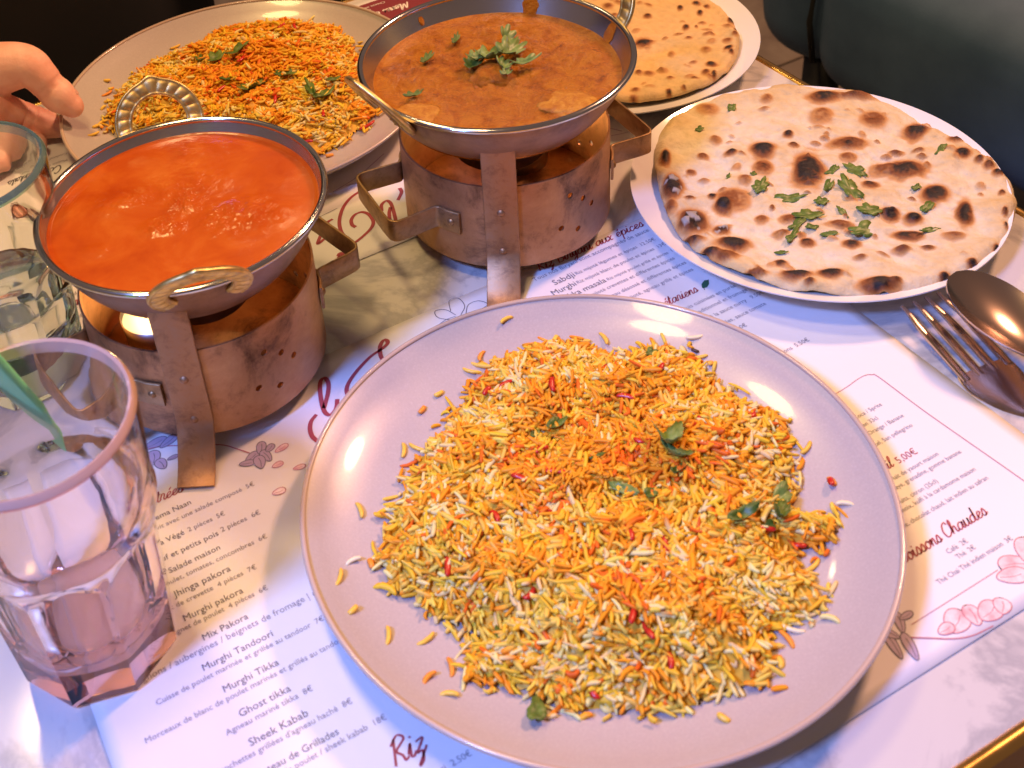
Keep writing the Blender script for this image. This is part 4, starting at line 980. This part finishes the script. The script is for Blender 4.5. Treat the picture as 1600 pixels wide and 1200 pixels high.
# ------------------------------------------------------------------ glasses
def tumbler(name, loc, M, rimM, label, rz=0.0, H_=.142, Rt=.0443, Rb=.0352):
    o = empty(name, loc, rz); tag(o, label, 'glass')
    n = 128; zt = .083
    def R_out(a, z):
        rr = Rb+(Rt-Rb)*(z/H_)**1.0
        # eight flat facets with rounded arch tops on the lower part
        sec = math.pi/8; am = ((a+sec) % (2*sec))-sec
        flatr = (rr+.0008)*math.cos(sec)/math.cos(am)
        arch = zt-.010*(abs(am)/sec)**2
        k = 1/(1+math.exp((z-arch)/.0012))
        return (rr+.0010+.0012*math.exp(-((z-zt-.004)/.004)**2))*(1-k)+flatr*k
    V, F = [], []
    zs = [0, .0012, .004, .010, .02, .03, .045, .058, .066, .070, .073, .0755, .078, .0805, .083, .0855, .088, .092, .10, .112, .125, .134, .1390]
    for j, z in enumerate(zs):
        for i in range(n):
            a = 2*math.pi*i/n; r = R_out(a, z)-(.0018 if j == 0 else .0)
            V.append((r*math.cos(a), r*math.sin(a), z))
    inn = [(.0442, .1408, 0), (.0432, .1420, 0), (.0419, .1412, 0), (.0411, .136, 0)]
    for r, z, _ in inn:
        for i in range(n):
            a = 2*math.pi*i/n; V.append((r*math.cos(a), r*math.sin(a), z))
    zi = [.125, .11, .095, .085, .075, .06, .045, .032, .024, .020, .0175]
    for z in zi:
        rr = (Rb+(Rt-Rb)*(z/H_))-.0031-(.0012 if z < zt else 0)
        if z < .032: rr -= .0012*((.032-z)/.0145)*5
        for i in range(n):
            a = 2*math.pi*i/n; V.append((rr*math.cos(a), rr*math.sin(a), z))
    rows = len(zs)+len(inn)+len(zi)
    for j in range(rows-1):
        for i in range(n): F.append((j*n+i, j*n+(i+1) % n, (j+1)*n+(i+1) % n, (j+1)*n+i))
    F.append(tuple(range(n-1, -1, -1))); F.append(tuple((rows-1)*n+i for i in range(n)))
    g = obj('glass_body', V, F, M, o)
    g.data.materials.append(rimM)
    for j in range(len(zs)-1, len(zs)+len(inn)-1):
        for i in range(n): g.data.polygons[j*n+i].material_index = 1
    autosmooth(g.data, 24)
    return o
G1 = Vector((-.1480, .3590, .0014))
tumbler('tumbler', G1, M_glassp, M_rimp, 'pink tinted faceted tumbler with green stirrer in the near corner', math.radians(10))
G2 = Vector((-.2115, .5450, .0006))
tumbler('tumbler', G2, M_glassc, M_rimc, 'clear green tinted faceted tumbler behind the pink one', math.radians(20))
V, F = lathe([(.0001, .0180), (.028, .0182), (.0330, .034), (.0352, .055), (.0358, .060), (.0001, .060)], 64)
wt = obj('water', V, F, M_water); wt.location = G2; fix_normals(wt.data); tag(wt, 'water in the clear green tinted tumbler', 'water')
# tapered green stirrer leaning in the pink tumbler
pa, pb = G1+Vector((.012, .012, .060)), at(-25, 560, .150)
pa = at(108, 692, .070)
d = (pb-pa); path = [pa+d*t for t in (0, .15, .5, 1.0, 1.3)]
V, F = sweep(path, rrect(.0170, .0040, .0014, 2), up=Vector((0, 0, 1)), scale=[.10, .4, .85, 1.15, 1.25])
st = obj('drink_stirrer', V, F, M_straw); autosmooth(st.data, 50); tag(st, 'flat pale green plastic stirrer leaning in the pink tumbler', 'stirrer')

# ------------------------------------------------------------------ cutlery
def grid_solid(name, fn, nu, nv, th, M, parent):
    V, F = [], []
    for sd in (0, 1):
        for i in range(nu+1):
            for j in range(nv+1):
                p, nrm = fn(i/nu, j/nv*2-1); V.append(p - nrm*th*sd)
    n = (nu+1)*(nv+1)
    for sd in (0, 1):
        for i in range(nu):
            for j in range(nv):
                b = sd*n+i*(nv+1)+j; F.append((b, b+1, b+nv+2, b+nv+1))
    for i in range(nu):
        for j in (0, nv):
            b = i*(nv+1)+j; F.append((b, b+nv+1, n+b+nv+1, n+b))
    for j in range(nv):
        for i in (0, nu):
            b = i*(nv+1)+j; F.append((b, b+1, n+b+1, n+b))
    o = obj(name, V, F, M, parent); bm = bmesh.new(); bm.from_mesh(o.data); bmesh.ops.remove_doubles(bm, verts=bm.verts, dist=1e-6); bmesh.ops.recalc_face_normals(bm, faces=bm.faces); bm.to_mesh(o.data); bm.free()
    return o
def frame(o, tip, tail, roll=0.0):
    x = (tail-tip).normalized(); z = Vector((0, 0, 1)); y = z.cross(x).normalized(); z = x.cross(y)
    mm = Matrix((x, y, z)).transposed().to_4x4(); mm.translation = tip; o.matrix_world = mm @ Matrix.Rotation(roll, 4, 'X')
fork = empty('fork', (0, 0, 0)); tag(fork, 'dark steel fork with four tines beside the naan plate', 'fork')
ft, fb = at(1437, 467, .012), at(1640, 655, .006)
frame(fork, ft, fb)
ybase = (-.0132, -.0044, .0044, .0132)
def fz(x): return .0035*math.cos(min(1, x/.075)*math.pi)-.004 if x < .075 else -.0075+.006*min(1, (x-.075)/.05)
for y in ybase:
    pts = crom([(x, y*(.90 if x < .01 else 1.0), fz(x)) for x in (0, .006, .015, .025, .035, .044, .052)], 3)
    V, F = sweep(pts, rrect(.0046, .0022, .0008, 2), scale=[.42+.58*min(1, i/9) for i in range(len(pts))]); tn = obj('tine', V, F, M_cut, fork); autosmooth(tn.data, 40)
def ffn(u, v):
    x = .048+u*.150; s = min(1, u/.22)
    w = (.0125*(1-s)**1.0*(1 if s < .0 else 1)+.0042*s) if u < .22 else .0042+.0045*max(0, (u-.45)/.55)
    w = .0155*math.cos(s*math.pi/2)**.8+.0040*math.sin(s*math.pi/2) if u < .22 else w
    return Vector((x, w*v, fz(x)+.0010-.0008*v*v)), Vector((0, 0, 1))
hb = grid_solid('fork_handle', ffn, 40, 6, .0020, M_cut, fork); autosmooth(hb.data, 50)
spoon = empty('spoon', (0, 0, 0)); tag(spoon, 'dark steel tablespoon lying across the fork with its tip on the naan plate', 'spoon')
stp, sb = at(1492, 428, .029), at(1735, 640, .014)
frame(spoon, stp, sb, math.radians(-8))
def sfn(u, v):
    L_ = .068
    if u < .55:
        t = u/.55; x = L_*t; w = .0222*(math.sin(math.pi*min(1, t**.80*.985)))**.62+.0002+.004*max(0, (t-.9)/.1)
        dep = .0085*math.sin(math.pi*min(1, t*.97+.0))**.9
        z = .002-dep*(1-v*v)
        return Vector((x, w*v, z)), Vector((0, 0, 1))
    t = (u-.55)/.45; x = L_+.135*t; w = .0042+.004*max(0, t-.3)
    return Vector((x, w*v, .002+.006*math.sin(t*math.pi*.6)-.0006*v*v)), Vector((0, 0, 1))
sbw = grid_solid('spoon_bowl', sfn, 90, 22, .0014, M_cut, spoon); autosmooth(sbw.data, 60)

# ------------------------------------------------------------------ person: hand, forearm, black top
def skin_mesh(joints, edges, sub=2):
    me = bpy.data.meshes.new('sk'); me.from_pydata([tuple(j[0]) for j in joints], edges, []); o = bpy.data.objects.new('sk', me); COL.objects.link(o)
    md = o.modifiers.new('s', 'SKIN'); md.branch_smoothing = .6; md.use_smooth_shade = True
    for i, j in enumerate(joints):
        sv = me.skin_vertices[0].data[i]; r = j[1]; sv.radius = r if isinstance(r, tuple) else (r, r)
        sv.use_root = (i == 0)
    sd = o.modifiers.new('d', 'SUBSURF'); sd.levels = sub; sd.render_levels = sub
    bpy.context.view_layer.update(); res = evald(o); bpy.data.objects.remove(o)
    res.polygons.foreach_set('use_smooth', [True]*len(res.polygons)); return res
def chain(pts, rads):
    """one limb as a closed round tube through the joints, ends rounded"""
    P = crom(pts, 5); R_ = [max(.004, v.x) for v in crom([Vector((r, 0, 0)) for r in rads], 5)]
    n = 20; V, F = [], []
    def basis(t):
        s_ = t.cross(Vector((0, 0, 1))); s_ = s_.normalized() if s_.length > 1e-5 else Vector((1, 0, 0)); return s_, s_.cross(t).normalized()
    rows = []
    for end in (0, 1):
        t = (P[1]-P[0]).normalized() if end == 0 else (P[-1]-P[-2]).normalized()
        p, r = (P[0], R_[0]) if end == 0 else (P[-1], R_[-1])
        cap = [(p+t*(r*math.sin(a)*(-1 if end == 0 else 1)), r*math.cos(a), t) for a in [math.radians(d_) for d_ in (84, 66, 48, 30, 14)]]
        if end == 0: rows += cap
        else: tail = cap[::-1]
    for k_, p in enumerate(P): rows.append((p, R_[k_], (P[min(k_+1, len(P)-1)]-P[max(k_-1, 0)]).normalized()))
    rows += tail
    for p, r, t in rows:
        s_, u_ = basis(t)
        for q in range(n):
            a = 2*math.pi*q/n; V.append(p+s_*(r*math.cos(a))+u_*(r*math.sin(a)))
    for k_ in range(len(rows)-1):
        for q in range(n): F.append((k_*n+q, k_*n+(q+1) % n, (k_+1)*n+(q+1) % n, (k_+1)*n+q))
    F.append(tuple(range(n-1, -1, -1))); F.append(tuple((len(rows)-1)*n+q for q in range(n)))
    return V, F
TH_ = [at(-120, 150, .050), at(-45, 122, .060), at(5, 106, .066), at(42, 104, .067), at(62, 119, .060), at(78, 136, .051), at(95, 152, .0435), at(113, 166, .0365)]
CH = [(TH_, [.026, .0225, .0190, .0158, .0132, .0122, .0124, .0086]),
      ([at(-120, 165, .046), at(-40, 168, .046), at(2, 172, .036), at(30, 181, .0255), at(50, 189, .0190), at(70, 194, .0150), at(91, 198, .0122)], [.024, .0170, .0132, .0120, .0124, .0112, .0084]),
      ([at(-120, 185, .042), at(-60, 196, .038), at(-15, 214, .024), at(12, 223, .0185), at(38, 226, .0150), at(57, 224, .0125)], [.024, .0165, .0120, .0112, .0104, .0080]),
      ([at(-130, 205, .040), at(-75, 226, .032), at(-38, 246, .020), at(-12, 253, .0155), at(16, 250, .0115)], [.022, .0150, .0112, .0100, .0076]),
      ([at(-135, 220, .038), at(-100, 244, .030), at(-72, 265, .0185), at(-48, 273, .0135), at(-28, 271, .0105)], [.020, .0125, .0096, .0088, .0068]),
      ([at(-95, 150, .050), at(-190, 175, .046), at(-300, 185, .052), at(-420, 190, .060)], [.030, .0275, .031, .036])]
V, F = [], []
for pts, rads in CH:
    v, f = chain(pts, rads); F += [tuple(q+len(V) for q in ff) for ff in f]; V += v
ho = obj('hand_build', V, F, None); fix_normals(ho.data)
rm = ho.modifiers.new('r', 'REMESH'); rm.mode = 'VOXEL'; rm.voxel_size = .0014; rm.use_smooth_shade = True
sm2 = ho.modifiers.new('s', 'SMOOTH'); sm2.factor = .5; sm2.iterations = 6
bpy.context.view_layer.update(); hm = evald(ho); bpy.data.objects.remove(ho)
def crease(v, c, d, r, w, depth):      # a fold of skin across a joint
    s_ = (v-c).dot(d)
    return depth*math.exp(-(s_/w)**2) if (v-c).length < r else 0
folds = [(TH_[5], (TH_[6]-TH_[4]).normalized()), (TH_[5]+(TH_[6]-TH_[5])*.22, (TH_[6]-TH_[4]).normalized()), (TH_[5]-(TH_[6]-TH_[5])*.2, (TH_[6]-TH_[4]).normalized()), (CH[1][0][4], (CH[1][0][5]-CH[1][0][3]).normalized()), (CH[1][0][3], (CH[1][0][4]-CH[1][0][2]).normalized())]
nv = [v.normal.copy() for v in hm.vertices]
for v, nn_ in zip(hm.vertices, nv):
    dz = sum(crease(v.co, c_, d_, .019, .0009, .00060) for c_, d_ in folds)
    v.co = v.co-nn_*(dz*(1+.6*noise.noise(v.co*300)))+nn_*(.0004*noise.noise(v.co*90))
hm.update(); hm.polygons.foreach_set('use_smooth', [True]*len(hm.polygons))
person = obj('person', hm, None, M_skin)
tag(person, 'person in black whose hand pinches the rim of the far rice plate', 'person')
# thumb nail
V, F = [], []
for i in range(9):
    for j in range(7):
        u, v = i/8-.5, j/6-.5
        k = max(0, 1-(2*abs(u))**4*.25)
        V.append((u*.0085, v*.0090*k, -.0042*(2*v)**2*.55-.0010*(2*u)**2))
for i in range(8):
    for j in range(6): b = i*7+j; F.append((b, b+1, b+8, b+7))
nl = obj('thumb_nail', V, F, M_nail, person)
tdir = (TH_[7]-TH_[6]).normalized(); side = Vector((.25, .45, .85)); zz = (side-tdir*side.dot(tdir)).normalized(); yy = zz.cross(tdir)
mm = Matrix((tdir, yy, zz)).transposed().to_4x4(); mm.translation = TH_[6]+tdir*.004+zz*.0112; nl.matrix_local = mm
# torso and sleeve in black knit, seated beyond the far edge of the table
def tor(t):
    prof_ = [(-.60, .20, .13), (-.35, .205, .125), (-.10, .20, .115), (.12, .215, .115), (.28, .235, .11), (.36, .20, .095), (.40, .09, .075), (.43, .065, .065)]
    return prof_
V, F = [], []; n = 56; tc = ab(.10, 1.045)
for (z, rx, ry) in [(p.x, p.y, p.z) for p in crom([Vector(q) for q in tor(0)], 5)]:
    for i in range(n):
        a = 2*math.pi*i/n; wob = 1+.03*noise.noise(Vector((math.cos(a)*2, math.sin(a)*2, z*9)))
        p = tc+N1*(rx*math.cos(a)*wob)+N2*(ry*math.sin(a)*wob); V.append((p.x, p.y, z))
rows = len(V)//n
for j in range(rows-1):
    for i in range(n): F.append((j*n+i, j*n+(i+1) % n, (j+1)*n+(i+1) % n, (j+1)*n+i))
tors = obj('black_top', V, F, M_black, person)
shoulder = ab(-.10, 1.03, .27)
sm_ = skin_mesh([(at(-215, 155, .056), .034), (at(-420, 175, .060), .045), (shoulder*.5+at(-420, 175, .0)*.5+Vector((-.10, .0, .02)), .055), (shoulder, .065)], [(0, 1), (1, 2), (2, 3)], 2)
obj('black_sleeve', sm_, None, M_black, person)
other = skin_mesh([(ab(.30, 1.02, .27), .065), (ab(.40, .99, .02), .052), (ab(.36, .93, -.16), .045)], [(0, 1), (1, 2)], 2)
obj('black_sleeve', other, None, M_black, person)
